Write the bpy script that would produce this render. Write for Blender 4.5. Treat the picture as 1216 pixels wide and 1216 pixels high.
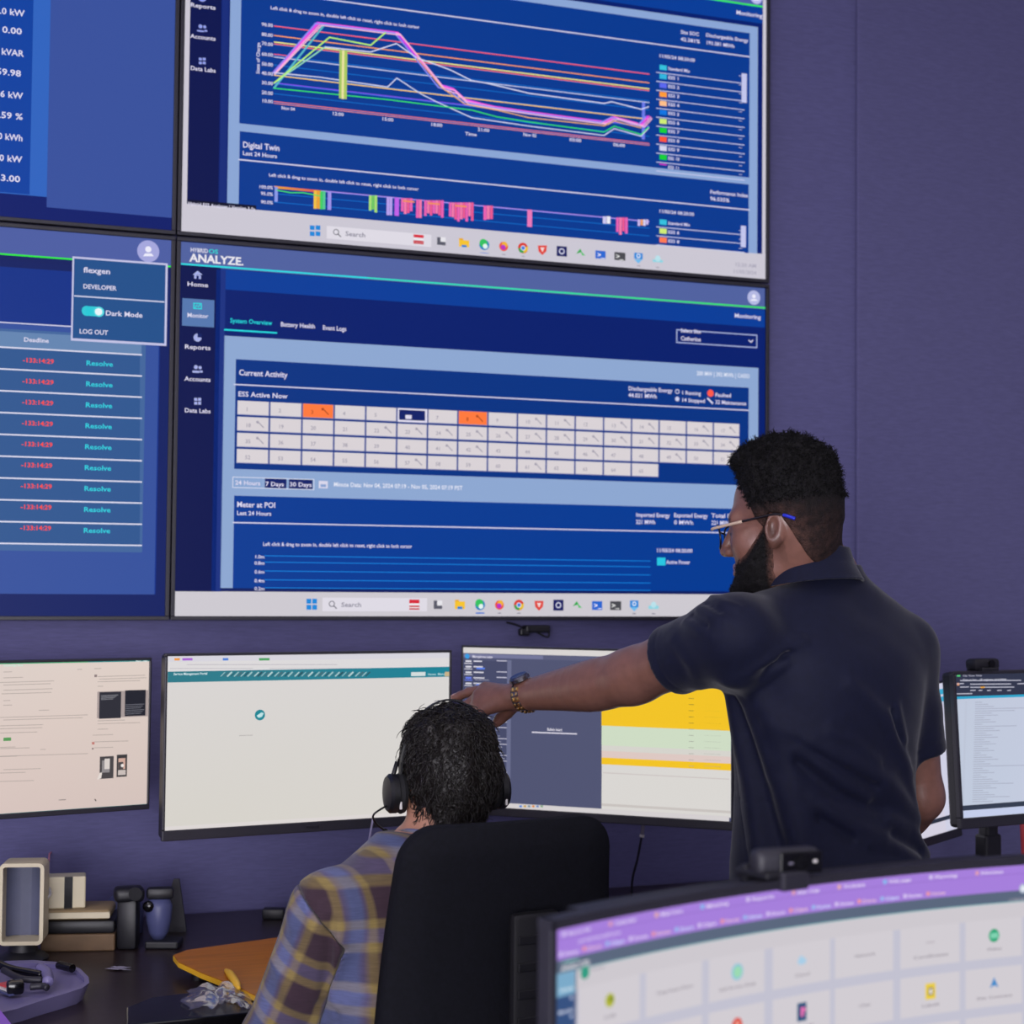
import bpy, bmesh, math, random
import numpy as np
from mathutils import Vector, Matrix

for _o in list(bpy.data.objects):
    bpy.data.objects.remove(_o, do_unlink=True)
SC = bpy.context.scene
COL = SC.collection
rng = np.random.default_rng(7)
random.seed(7)

# ------------------------------------------------------------------ camera
FPX = 2000.0
YAW, PITCH, ROLL = math.radians(21.06), math.radians(2.26), math.radians(-0.53)
CAM = np.array([-0.6748, -3.9131, 1.52])
cy_, sy_ = math.cos(YAW), math.sin(YAW)
cp_, sp_ = math.cos(PITCH), math.sin(PITCH)
cr_, sr_ = math.cos(ROLL), math.sin(ROLL)
RIGHT0 = np.array([cy_, -sy_, 0.0]); FWD0 = np.array([sy_, cy_, 0.0]); UP0 = np.array([0, 0, 1.0])
FWD = cp_ * FWD0 + sp_ * UP0
_u2 = -sp_ * FWD0 + cp_ * UP0
RIGHT = cr_ * RIGHT0 - sr_ * _u2
UP = sr_ * RIGHT0 + cr_ * _u2
cam_data = bpy.data.cameras.new('camera')
cam_data.sensor_width = 36.0
cam_data.lens = FPX / 1216.0 * 36.0
cam_data.clip_start = 0.05
cam_data.dof.use_dof = True
cam_data.dof.focus_distance = 3.05
cam_data.dof.aperture_fstop = 5.0
cam = bpy.data.objects.new('camera', cam_data)
cam.matrix_world = Matrix(((RIGHT[0], UP[0], -FWD[0], CAM[0]), (RIGHT[1], UP[1], -FWD[1], CAM[1]),
                           (RIGHT[2], UP[2], -FWD[2], CAM[2]), (0, 0, 0, 1)))
COL.objects.link(cam)
SC.camera = cam

# ------------------------------------------------------------------ world, lamps, exposure
SC.view_settings.view_transform = 'Standard'
SC.view_settings.look = 'None'
SC.view_settings.exposure = 0.0
SC.view_settings.gamma = 1.0
SC.view_settings.use_curve_mapping = False
SC.cycles.use_denoising = True
SC.cycles.max_bounces = 6
SC.cycles.diffuse_bounces = 5
SC.cycles.sample_clamp_indirect = 4.0
world = bpy.data.worlds.new('world'); SC.world = world
world.use_nodes = True
world.node_tree.nodes['Background'].inputs[0].default_value = (0.02, 0.02, 0.035, 1)
world.node_tree.nodes['Background'].inputs[1].default_value = 1.0

def area(name, loc, sx, sy, power, color, rot=(0, 0, 0)):
    d = bpy.data.lights.new(name, 'AREA'); d.shape = 'RECTANGLE'; d.size = sx; d.size_y = sy
    d.energy = power; d.color = color
    o = bpy.data.objects.new(name, d); o.location = loc; o.rotation_euler = rot
    COL.objects.link(o); return o
# rows of dimmed ceiling panels over the room (ceiling at 3.4 m), the left ones set stronger for left-facing sides
for i, (x, y, p) in enumerate([(-2.3, -2.6, 30), (0.6, -2.2, 4), (3.6, -2.0, 9),
                               (-2.4, -5.2, 22), (0.8, -5.4, 10), (3.6, -5.2, 10)]):
    area('ceiling_lamp', (x, y, 3.37), 2.0, 1.6, p, (1.0, 0.94, 0.96))

# soft frontal fill added behind the viewer to lift the low wall
area('front_fill', (-1.9, -6.45, 1.35), 3.4, 1.6, 210, (0.97, 0.95, 1.0), (math.radians(90), 0, 0))

# ------------------------------------------------------------------ helpers
def P(px, py, d):
    return CAM + d * ((px - 608) / FPX * RIGHT + (608 - py) / FPX * UP + FWD)
def project(p):
    q = np.asarray(p, float) - CAM
    d = q @ FWD
    return 608 + FPX * (q @ RIGHT) / d, 608 - FPX * (q @ UP) / d, d
def ground(x, d, z=0.0):
    p = CAM + x * RIGHT0 + d * FWD0
    return np.array([p[0], p[1], z])
def lin(c):
    c = c.lstrip('#')
    v = [int(c[i:i + 2], 16) / 255 for i in (0, 2, 4)]
    return tuple(x / 12.92 if x <= 0.04045 else ((x + 0.055) / 1.055) ** 2.4 for x in v)

def tag(o, label=None, cat=None, group=None, kind=None):
    if label: o['label'] = label
    if cat: o['category'] = cat
    if group: o['group'] = group
    if kind: o['kind'] = kind
    return o
def empty(name, loc, label, cat, group=None):
    o = bpy.data.objects.new(name, None); o.empty_display_size = 0.05
    o.location = tuple(float(v) for v in loc); COL.objects.link(o)
    return tag(o, label, cat, group)
def wloc(o):
    l = np.zeros(3)
    while o is not None:
        l = l + np.array(o.location); o = o.parent
    return l
def mk(name, vf, mat, parent=None, loc=None, smooth=None, colors=None, attrs=None, cattrs=None):
    """one mesh object; vertices given in world space; smooth: None flat, True, or an angle in degrees"""
    v, f = vf
    v = np.asarray(v, float)
    off = wloc(parent) if parent is not None else np.zeros(3)
    if loc is None: loc = np.zeros(3) if parent is not None else np.array([(v[:, 0].min() + v[:, 0].max()) / 2, (v[:, 1].min() + v[:, 1].max()) / 2, v[:, 2].min()])
    else: loc = np.asarray(loc, float) - off
    me = bpy.data.meshes.new(name)
    me.from_pydata((v - off - loc).tolist(), [], f if isinstance(f, list) else f.tolist())
    if smooth is not None:
        me.polygons.foreach_set('use_smooth', np.ones(len(me.polygons), bool))
        if smooth is not True:
            me.set_sharp_from_angle(angle=math.radians(smooth))
    if colors is not None:
        a = me.color_attributes.new('col', 'FLOAT_COLOR', 'POINT')
        c = np.ones((len(v), 4), np.float32); c[:, :3] = colors
        a.data.foreach_set('color', c.ravel())
    for k, arr in (attrs or {}).items():
        a = me.attributes.new(k, 'FLOAT', 'POINT'); a.data.foreach_set('value', np.asarray(arr, np.float32))
    for k, arr in (cattrs or {}).items():
        a = me.attributes.new(k, 'FLOAT', 'CORNER'); a.data.foreach_set('value', np.asarray(arr, np.float32))
    me.materials.append(M[mat] if isinstance(mat, str) else mat)
    me.update()
    o = bpy.data.objects.new(name, me); COL.objects.link(o)
    o.location = tuple(float(x) for x in loc)
    if parent is not None: o.parent = parent
    return o

def merge(*parts):
    V, F, n = [], [], 0
    for v, f in parts:
        V.append(np.asarray(v, float)); F += [[i + n for i in q] for q in f]; n += len(v)
    return np.concatenate(V), F
def frame(fwd_, up_=(0, 0, 1)):
    """columns: right, forward, up"""
    f = np.asarray(fwd_, float); f = f / np.linalg.norm(f)
    r = np.cross(f, up_); r /= np.linalg.norm(r)
    u = np.cross(r, f)
    return np.stack([r, f, u], 1)
def rotz(a):
    c, s = math.cos(a), math.sin(a)
    return np.array([[c, -s, 0], [s, c, 0], [0, 0, 1.0]])
def box(c, s, R=None, bevel=0.0, seg=2):
    bm = bmesh.new(); bmesh.ops.create_cube(bm, size=1.0)
    for v in bm.verts: v.co = Vector((v.co.x * s[0], v.co.y * s[1], v.co.z * s[2]))
    if bevel > 0: bmesh.ops.bevel(bm, geom=bm.edges[:], offset=bevel, segments=seg, affect='EDGES', profile=0.5)
    bm.verts.index_update()
    v = np.array([x.co[:] for x in bm.verts]); f = [[x.index for x in q.verts] for q in bm.faces]; bm.free()
    if R is not None: v = v @ np.asarray(R).T
    return v + np.asarray(c, float), f
def tube(path, r, n=10, caps=True):
    path = np.asarray(path, float); m = len(path)
    rr = np.full(m, r) if np.isscalar(r) else np.asarray(r, float)
    t = np.gradient(path, axis=0); t /= np.linalg.norm(t, axis=1)[:, None] + 1e-12
    a = np.array([0, 0, 1.0]) if abs(t[0, 2]) < 0.9 else np.array([1.0, 0, 0])
    V = []
    x = np.cross(t[0], a); x /= np.linalg.norm(x)
    for i in range(m):
        x = x - t[i] * (x @ t[i]); x /= np.linalg.norm(x) + 1e-12
        y = np.cross(t[i], x)
        for k in range(n):
            th = 2 * math.pi * k / n
            V.append(path[i] + rr[i] * (math.cos(th) * x + math.sin(th) * y))
    F = [[i * n + k, i * n + (k + 1) % n, (i + 1) * n + (k + 1) % n, (i + 1) * n + k] for i in range(m - 1) for k in range(n)]
    if caps: F += [list(range(n))[::-1], [(m - 1) * n + k for k in range(n)]]
    return np.array(V), F
def cyl(a, b, r0, r1=None, n=20):
    return tube([a, b], [r0, r1 if r1 is not None else r0], n)
def lathe(prof, c=(0, 0, 0), R=None, n=28):
    V, F = [], []
    m = len(prof)
    for r, z in prof:
        for k in range(n):
            th = 2 * math.pi * k / n; V.append((r * math.cos(th), r * math.sin(th), z))
    F = [[i * n + k, i * n + (k + 1) % n, (i + 1) * n + (k + 1) % n, (i + 1) * n + k] for i in range(m - 1) for k in range(n)]
    F += [list(range(n))[::-1], [(m - 1) * n + k for k in range(n)]]
    V = np.array(V)
    if R is not None: V = V @ np.asarray(R).T
    return V + np.asarray(c, float), F
def prism(poly, z0, z1, R=None, c=(0, 0, 0), bevel=0.0):
    n = len(poly)
    bm = bmesh.new()
    bot = [bm.verts.new((x, y, z0)) for x, y in poly]; top = [bm.verts.new((x, y, z1)) for x, y in poly]
    bm.faces.new(bot[::-1]); bm.faces.new(top)
    for i in range(n): bm.faces.new((bot[i], bot[(i + 1) % n], top[(i + 1) % n], top[i]))
    if bevel > 0:
        es = [e for e in bm.edges if abs(e.verts[0].co.z - e.verts[1].co.z) < 1e-9]
        bmesh.ops.bevel(bm, geom=es, offset=bevel, segments=2, affect='EDGES', profile=0.5)
    bm.verts.index_update()
    v = np.array([x.co[:] for x in bm.verts]); f = [[x.index for x in q.verts] for q in bm.faces]; bm.free()
    if R is not None: v = v @ np.asarray(R).T
    return v + np.asarray(c, float), f
def bez(pts, n=24):
    """Catmull-Rom through points"""
    p = np.asarray(pts, float); p = np.vstack([2 * p[0] - p[1], p, 2 * p[-1] - p[-2]])
    out = []
    k = len(p) - 3
    for i in range(k):
        for t in np.linspace(0, 1, n // k + 2)[:-1]:
            a, b, c, d = p[i:i + 4]
            out.append(0.5 * (2 * b + (c - a) * t + (2 * a - 5 * b + 4 * c - d) * t * t + (3 * b - a - 3 * c + d) * t ** 3))
    out.append(p[-2]); return np.array(out)

# ------------------------------------------------------------------ materials (all procedural)
M = {}
def mat(name, col, rough=0.5, metal=0.0, spec=0.5, noise=None, bump=None, coat=0.0, attr=None, alpha=None, trans=None, sheen=0.0):
    m = bpy.data.materials.new(name); m.use_nodes = True
    nt = m.node_tree; b = nt.nodes['Principled BSDF']
    c = lin(col) if isinstance(col, str) else col
    b.inputs['Base Color'].default_value = (*c, 1)
    b.inputs['Roughness'].default_value = rough; b.inputs['Metallic'].default_value = metal
    b.inputs['Specular IOR Level'].default_value = spec
    b.inputs['Coat Weight'].default_value = coat
    if sheen: b.inputs['Sheen Weight'].default_value = sheen; b.inputs['Sheen Roughness'].default_value = 0.4
    if trans is not None: b.inputs['Transmission Weight'].default_value = trans
    if alpha is not None: b.inputs['Alpha'].default_value = alpha
    tc = nt.nodes.new('ShaderNodeTexCoord')
    src = None
    if attr:
        at = nt.nodes.new('ShaderNodeVertexColor'); at.layer_name = 'col'; src = at.outputs['Color']
        nt.links.new(src, b.inputs['Base Color'])
    if noise:                                   # (scale, amount, stretch xyz)
        sc, amt = noise[0], noise[1]; st = noise[2] if len(noise) > 2 else (1, 1, 1)
        mp = nt.nodes.new('ShaderNodeMapping'); mp.inputs['Scale'].default_value = st
        nz = nt.nodes.new('ShaderNodeTexNoise'); nz.inputs['Scale'].default_value = sc; nz.inputs['Detail'].default_value = 4
        nt.links.new(tc.outputs['Object'], mp.inputs['Vector']); nt.links.new(mp.outputs['Vector'], nz.inputs['Vector'])
        rg = nt.nodes.new('ShaderNodeMapRange'); rg.inputs['From Min'].default_value = 0.3; rg.inputs['From Max'].default_value = 0.7
        rg.inputs['To Min'].default_value = 1 - amt; rg.inputs['To Max'].default_value = 1 + amt
        nt.links.new(nz.outputs['Fac'], rg.inputs['Value'])
        mx = nt.nodes.new('ShaderNodeMix'); mx.data_type = 'RGBA'; mx.blend_type = 'MULTIPLY'; mx.inputs['Factor'].default_value = 1
        if src is not None: nt.links.new(src, mx.inputs['A'])
        else: mx.inputs['A'].default_value = (*c, 1)
        nt.links.new(rg.outputs['Result'], mx.inputs['B']); nt.links.new(mx.outputs['Result'], b.inputs['Base Color'])
    if bump:
        sc, strg = bump[0], bump[1]; st = bump[2] if len(bump) > 2 else (1, 1, 1)
        mp = nt.nodes.new('ShaderNodeMapping'); mp.inputs['Scale'].default_value = st
        nz = nt.nodes.new('ShaderNodeTexNoise'); nz.inputs['Scale'].default_value = sc; nz.inputs['Detail'].default_value = 3
        nt.links.new(tc.outputs['Object'], mp.inputs['Vector']); nt.links.new(mp.outputs['Vector'], nz.inputs['Vector'])
        bp = nt.nodes.new('ShaderNodeBump'); bp.inputs['Strength'].default_value = strg; bp.inputs['Distance'].default_value = 0.003
        nt.links.new(nz.outputs['Fac'], bp.inputs['Height']); nt.links.new(bp.outputs['Normal'], b.inputs['Normal'])
    M[name] = m
    return m
mat('wall_fabric', '#646290', 0.9, noise=(110, 0.10, (0.3, 1, 3.0)), bump=(260, 0.15, (0.2, 1, 2.5)))
mat('wall_panel', '#63618d', 0.9, noise=(110, 0.10, (0.3, 1, 3.0)), bump=(260, 0.2, (0.2, 1, 2.5)))
mat('side_wall', '#b4b0c4', 0.9, noise=(8, 0.05))
mat('ceiling_tile', '#dcdae0', 0.95, noise=(40, 0.05))
mat('carpet', '#5a586a', 0.95, noise=(120, 0.3), bump=(200, 0.5))
mat('black_plastic', '#16161c', 0.45, noise=(30, 0.06))
mat('dark_plastic', '#24232c', 0.5, noise=(30, 0.06))
mat('grey_bezel', '#2b2a33', 0.42, noise=(40, 0.05))
mat('black_metal', '#121216', 0.35, metal=0.6, noise=(30, 0.05))
mat('chair_fabric', '#0f1017', 0.85, noise=(150, 0.25), bump=(400, 0.35), spec=0.2)
mat('chair_plastic', '#0e0e12', 0.5, noise=(40, 0.1))
mat('desk_wood', '#2a1f22', 0.32, noise=(14, 0.25, (0.6, 6, 1)), bump=(40, 0.05))
mat('steel', '#8a8a92', 0.28, metal=1.0, noise=(20, 0.05))
mat('cable_black', '#0c0c10', 0.5, noise=(20, 0.05))
mat('cable_grey', '#8a8598', 0.5, noise=(20, 0.05))
mat('white_plastic', '#d8d4d0', 0.4, noise=(20, 0.03))
# ------------------------------------------------------------------ screens: a panel that glows, its picture laid flat on it
def screen_material(name, sampled):
    m = bpy.data.materials.new(name); m.use_nodes = True
    nt = m.node_tree; b = nt.nodes['Principled BSDF']
    b.inputs['Base Color'].default_value = (0.004, 0.004, 0.005, 1)
    b.inputs['Roughness'].default_value = 0.4
    b.inputs['Specular IOR Level'].default_value = 0.1
    at = nt.nodes.new('ShaderNodeVertexColor'); at.layer_name = 'col'
    nt.links.new(at.outputs['Color'], b.inputs['Emission Color'])
    b.inputs['Emission Strength'].default_value = 1.0
    m.cycles.emission_sampling = 'FRONT' if sampled else 'NONE'
    M[name] = m
screen_material('lit_screen', True)
screen_material('lit_print', False)

# glyph shapes of the built-in font, collected once
CHARS = "ABCDEFGHIJKLMNOPQRSTUVWXYZabcdefghijklmnopqrstuvwxyz0123456789.,:;-|%&>_/+$#()@"
def load_glyphs():
    G = {}
    objs = []
    for ch in CHARS:
        for s in (ch, '|' + ch + '|'):
            cu = bpy.data.curves.new('g', 'FONT'); cu.body = s; cu.resolution_u = 2; cu.size = 1.0; cu.offset = 0.018
            o = bpy.data.objects.new('g', cu); COL.objects.link(o); objs.append(o)
    cu = bpy.data.curves.new('g', 'FONT'); cu.body = '||'; cu.resolution_u = 2; cu.offset = 0.018
    o2 = bpy.data.objects.new('g', cu); COL.objects.link(o2)
    dg = bpy.context.evaluated_depsgraph_get()
    def grab(o):
        me = bpy.data.meshes.new_from_object(o.evaluated_get(dg))
        v = np.zeros(len(me.vertices) * 3); me.vertices.foreach_get('co', v); v = v.reshape(-1, 3)[:, :2]
        f = [list(p.vertices) for p in me.polygons]
        bpy.data.meshes.remove(me); return v, f
    w2 = np.ptp(grab(o2)[0][:, 0])
    for i, ch in enumerate(CHARS):
        v, f = grab(objs[2 * i]); vw, _ = grab(objs[2 * i + 1])
        G[ch] = (v, f, np.ptp(vw[:, 0]) - w2)
    for o in objs + [o2]:
        c = o.data; bpy.data.objects.remove(o, do_unlink=True); bpy.data.curves.remove(c)
    return G
GLYPH = load_glyphs()

class Screen:
    """flat screen: O top-left of the lit area, U right, V up, N towards the viewer, all world; sizes in metres"""
    def __init__(s, O, U, V, W, H):
        s.O, s.U, s.V, s.W, s.H = np.asarray(O, float), np.asarray(U, float), np.asarray(V, float), W, H
        s.N = np.cross(s.U, s.V); s.N /= np.linalg.norm(s.N)
        s.parts = {}
    def uv(s, px, py):
        r = (px - 608) / FPX * RIGHT + (608 - py) / FPX * UP + FWD
        t = ((s.O - CAM) @ s.N) / (r @ s.N)
        q = CAM + t * r - s.O
        return q @ s.U, q @ s.V
    def world(s, uv, level):
        uv = np.asarray(uv, float)
        return s.O + uv[:, :1] * s.U + uv[:, 1:2] * s.V + s.N * (0.0003 * level)
    def clip(s, u, v):
        return min(max(u, 0), s.W), max(min(v, 0), -s.H)
    def add(s, uv, faces, col, level, part):
        p = s.parts.setdefault(part, [[], [], [], 0])
        uv = np.asarray(uv, float)
        uv = np.stack([np.clip(uv[:, 0], 0, s.W), np.clip(uv[:, 1], -s.H, 0)], 1)
        p[0].append(s.world(uv, level)); p[1] += [[i + p[3] for i in f] for f in faces]
        c = np.asarray([lin(col)] * len(uv)) if isinstance(col, str) else np.asarray(col)
        p[2].append(c); p[3] += len(uv)
    def rect_uv(s, u0, v0, u1, v1, col, level=1, part='window_panel'):
        s.add([(u0, v1), (u1, v1), (u1, v0), (u0, v0)], [[0, 1, 2, 3]], col, level, part)
    def rect(s, x0, y0, x1, y1, col, level=1, part='window_panel', col2=None):
        u0, v0 = s.uv(x0, y0); u1, v1 = s.uv(x1, y1)
        if col2: col = np.array([lin(col), lin(col2), lin(col2), lin(col)])
        s.rect_uv(u0, v0, u1, v1, col, level, part)
    def rectv(s, xr, y0, y1, x0, x1, col, level=1, part='window_panel', ym=None):
        """heights read at picture column xr; x0 None: from the screen's own edge"""
        v0, v1 = s.uv(xr, y0)[1], s.uv(xr, y1)[1]; ym = (y0 + y1) / 2 if ym is None else ym
        s.rect_uv(0 if x0 is None else s.uv(x0, ym)[0], v0, s.W if x1 is None else s.uv(x1, ym)[0], v1, col, level, part)
    def frame_rect(s, x0, y0, x1, y1, t, col, level=2, part='window_panel'):
        u0, v0 = s.uv(x0, y0); u1, v1 = s.uv(x1, y1); t = t * s.px1(x0, y0)
        for a in ((u0, v0, u1, v0 - t), (u0, v1 + t, u1, v1), (u0, v0, u0 + t, v1), (u1 - t, v0, u1, v1)):
            s.rect_uv(*a, col, level, part)
    def px1(s, px, py):
        return abs(s.uv(px, py - 10)[1] - s.uv(px, py)[1]) / 10
    def hline(s, x0, y0, x1, w, col, level=3, part='chart_line'):
        u0, v0 = s.uv(x0, y0); w = w * s.px1(x0, y0) / 2
        # same height on the screen: its end under picture column x1
        u1 = s.uv(x1, y0 + (x1 - x0) * 0.08)[0]
        s.rect_uv(u0, v0 + w, u1, v0 - w, col, level, part)
    def line(s, pts, w, col, level=3, part='chart_line'):
        q = np.array([s.uv(*p) for p in pts]); w = w * s.px1(*pts[0]) / 2
        V, F = [], []
        for a, b in zip(q[:-1], q[1:]):
            d = b - a; L = np.linalg.norm(d)
            if L < 1e-9: continue
            d /= L; n = np.array([-d[1], d[0]]) * w; e = d * w * 0.5
            i = len(V); V += [a - e - n, b + e - n, b + e + n, a - e + n]; F.append([i, i + 1, i + 2, i + 3])
        s.add(V, F, col, level, part)
    def disc(s, x, y, r, col, level=3, part='icon', n=20, ry=None):
        u, v = s.uv(x, y); k = s.px1(x, y); r1 = r * k; r2 = (ry or r) * k
        V = [(u + r1 * math.cos(t), v + r2 * math.sin(t)) for t in np.linspace(0, 2 * math.pi, n, endpoint=False)]
        s.add(V, [list(range(n))], col, level, part)
    def ring(s, x, y, r, t, col, level=3, part='icon', n=20):
        u, v = s.uv(x, y); k = s.px1(x, y); V = []
        for i in range(n):
            a = 2 * math.pi * i / n
            for q in (r - t, r): V.append((u + q * k * math.cos(a), v + q * k * math.sin(a)))
        F = [[2 * i, 2 * i + 1, (2 * i + 3) % (2 * n), (2 * i + 2) % (2 * n)] for i in range(n)]
        s.add(V, F, col, level, part)
    def poly(s, pts, col, level=3, part='icon'):
        q = [s.uv(*p) for p in pts]
        a = sum(q[i][0] * q[(i + 1) % len(q)][1] - q[(i + 1) % len(q)][0] * q[i][1] for i in range(len(q)))
        if a < 0: q = q[::-1]
        s.add(q, [list(range(len(q)))], col, level, part)
    def text(s, t, x0, y, x1, h, col='#d9d6ea', level=4, part='screen_text', vertical=False):
        """baseline starts under picture point (x0, y); ends at column x1 (None: natural width); capital height h picture pixels"""
        u, v = s.uv(x0, y); k = s.px1(x0, y); size = h * k / 0.72
        V, F, x = [], [], 0.0
        for ch in t:
            if ch == ' ': x += 0.3; continue
            g = GLYPH[ch]
            F += [[i + len(V) for i in f] for f in g[1]]
            V += [(p[0] + x, p[1]) for p in g[0]]; x += g[2]
        V = np.array(V)
        if x1 is not None:
            u1 = s.uv(x1, y + (x1 - x0) * 0.05)[0]; sx = (u1 - u) / max(x, 1e-6)
        else: sx = size
        V = V * (sx, size)
        if vertical: V = np.stack([-V[:, 1], V[:, 0]], 1)
        s.add(V + (u, v), F, col, level, part)
    def build(s, parent, base):
        cols = np.array([lin(base)] * 4) if isinstance(base, str) else np.array([lin(b) for b in base])
        q = [(0, -s.H), (s.W, -s.H), (s.W, 0), (0, 0)]
        scr = mk('screen', (s.world(q, 0), [[0, 1, 2, 3]]), 'lit_screen', parent, colors=cols)
        tag(scr, 'lit display')
        s.build_parts(scr)
        return scr
    def build_parts(s, scr):
        for name, (V, F, C, n) in s.parts.items():
            m = 'lit_screen' if name == 'window_panel' else 'lit_print'
            if name in ('window_panel', 'grid_cell', 'table_row', 'page_tile'):       # large flat pieces: one object each
                o, k = 0, 0
                for v, c in zip(V, C):
                    nf = 0; fs = []
                    while k < len(F) and max(F[k]) < o + len(v): fs.append([i - o for i in F[k]]); k += 1
                    mk(name, (v, fs), m, scr, colors=c); o += len(v)
            else:
                tag(mk(name, (np.concatenate(V), F), m, scr, colors=np.concatenate(C)), kind='stuff')
    # small pictures shared by the taskbars
    def taskbar(s, y_of, xs, logo_x, search_x, sz=1.0):
        y = y_of(logo_x)
        for dx in (-3.4, 0.4):
            for dy in (-3.6, 0.4):
                s.rect((logo_x + dx * 1.8) , y + dy * 1.8, logo_x + dx * 1.8 + 5.6, y + dy * 1.8 + 5.8, '#1a86d8', 2, 'icon')
        s.rect(search_x - 12, y_of(search_x) - 8, search_x + 112, y_of(search_x + 112) + 8, '#dedae4', 1.6, 'window_panel')
        s.ring(search_x - 1, y_of(search_x) - 0.5, 3.6, 0.9, '#4a4a58', 3)
        s.line([(search_x + 1.6, y_of(search_x) + 2.2), (search_x + 4.5, y_of(search_x) + 5)], 1.1, '#4a4a58', 3, 'icon')
        s.text('Search', search_x + 10, y_of(search_x + 10) + 3, search_x + 34, 5.5, '#8a8798', 4)
        kinds = ['flag', 'dark', 'folder', 'swirl', 'flame', 'wheel', 'shield', 'navy', 'arrows', 'blue', 'term', 'lblue', 'teal']
        for k, x in zip(kinds, xs):
            y = y_of(x)
            if k == 'flag':
                s.rect(x - 6, y - 6, x + 6, y - 1.5, '#d8283a', 2, 'icon'); s.rect(x - 6, y - 1.5, x + 6, y + 1, '#f0eef2', 2, 'icon'); s.rect(x - 6, y + 1, x + 6, y + 6, '#c8323e', 2, 'icon'); s.rect(x - 6, y + 3, x + 6, y + 4.2, '#f0eef2', 3, 'icon')
            elif k == 'dark':
                s.rect(x - 5, y - 5, x + 5, y + 5, '#5a5a68', 2, 'icon'); s.rect(x - 1, y - 5, x + 5, y + 1, '#e6e4ea', 3, 'icon')
            elif k == 'folder':
                s.rect(x - 6, y - 6, x - 1, y - 3, '#e8a81c', 2, 'icon'); s.rect(x - 6, y - 4, x + 6, y + 5, '#f6c32c', 3, 'icon'); s.rect(x - 3, y + 2, x + 3, y + 5, '#2a7ed0', 4, 'icon')
            elif k == 'swirl':
                s.disc(x, y, 6.3, '#1a7fc0', 2); s.disc(x - 1, y - 2, 5, '#34c060', 3); s.disc(x + 1, y + 1.8, 3, '#e2f2ee', 4)
                s.rect(x - 5, y + 9, x + 5, y + 10.5, '#2a6fd0', 2, 'icon')
            elif k == 'flame':
                s.disc(x, y, 5.6, '#e8503a', 2); s.disc(x + 1, y - 2, 3.6, '#f0b030', 3); s.disc(x - 0.5, y + 1, 3, '#b832c0', 4)
            elif k == 'wheel':
                s.disc(x, y, 6.4, '#d83a32', 2); s.poly([(x - 6, y), (x, y), (x + 1, y + 6.3), (x - 4, y + 5)], '#30a050', 3); s.poly([(x, y), (x + 6, y - 2), (x + 5.6, y + 3), (x + 1, y + 6.2)], '#e8c030', 3); s.disc(x, y, 3.1, '#eceaf0', 4); s.disc(x, y, 2.3, '#3a7ae0', 5)
            elif k == 'shield':
                s.poly([(x - 5.4, y - 5), (x + 5.4, y - 5), (x + 4.6, y + 2), (x, y + 6.5), (x - 4.6, y + 2)], '#e0453c', 2); s.poly([(x - 2.6, y - 2.6), (x + 2.6, y - 2.6), (x, y + 3)], '#f2d8d8', 3)
            elif k == 'navy':
                s.rect(x - 6, y - 6.5, x + 6, y + 6.5, '#1c1f60', 2, 'icon'); s.ring(x, y, 3.6, 1.2, '#dcdcf0', 3)
            elif k == 'arrows':
                s.poly([(x - 6, y + 1), (x - 1, y - 5), (x + 1, y - 1)], '#2aa84a', 2); s.poly([(x - 1, y - 3), (x + 5, y + 3), (x + 1, y + 3)], '#58c070', 2)
            elif k == 'blue':
                s.rect(x - 6, y - 5, x + 6, y + 5.5, '#2a66d0', 2, 'icon'); s.text('>_', x - 4, y + 3, x + 5, 6, '#f0f0fa', 3, 'icon')
            elif k == 'term':
                s.rect(x - 6.5, y - 5, x + 6.5, y + 5.5, '#4a4a50', 2, 'icon'); s.text('>_', x - 5, y + 3, x + 4, 6, '#f0f0f0', 3, 'icon')
            elif k == 'lblue':
                s.rect(x - 5, y - 6, x + 5, y + 2, '#2a86d8', 2, 'icon'); s.poly([(x - 5, y + 2), (x + 5, y + 2), (x, y + 7)], '#70b8ea', 2); s.ring(x, y - 2, 2.6, 1, '#f0f4fa', 3)
            else:
                s.rect(x - 6, y, x + 6, y + 4, '#8ed4e2', 2, 'icon'); s.disc(x, y - 1, 3.6, '#b8e0ea', 3)
            if k in ('flame', 'wheel', 'lblue', 'teal'): s.rect(x - 2, y + 9.2, x + 2, y + 10.2, '#77758a', 2, 'icon')

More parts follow.
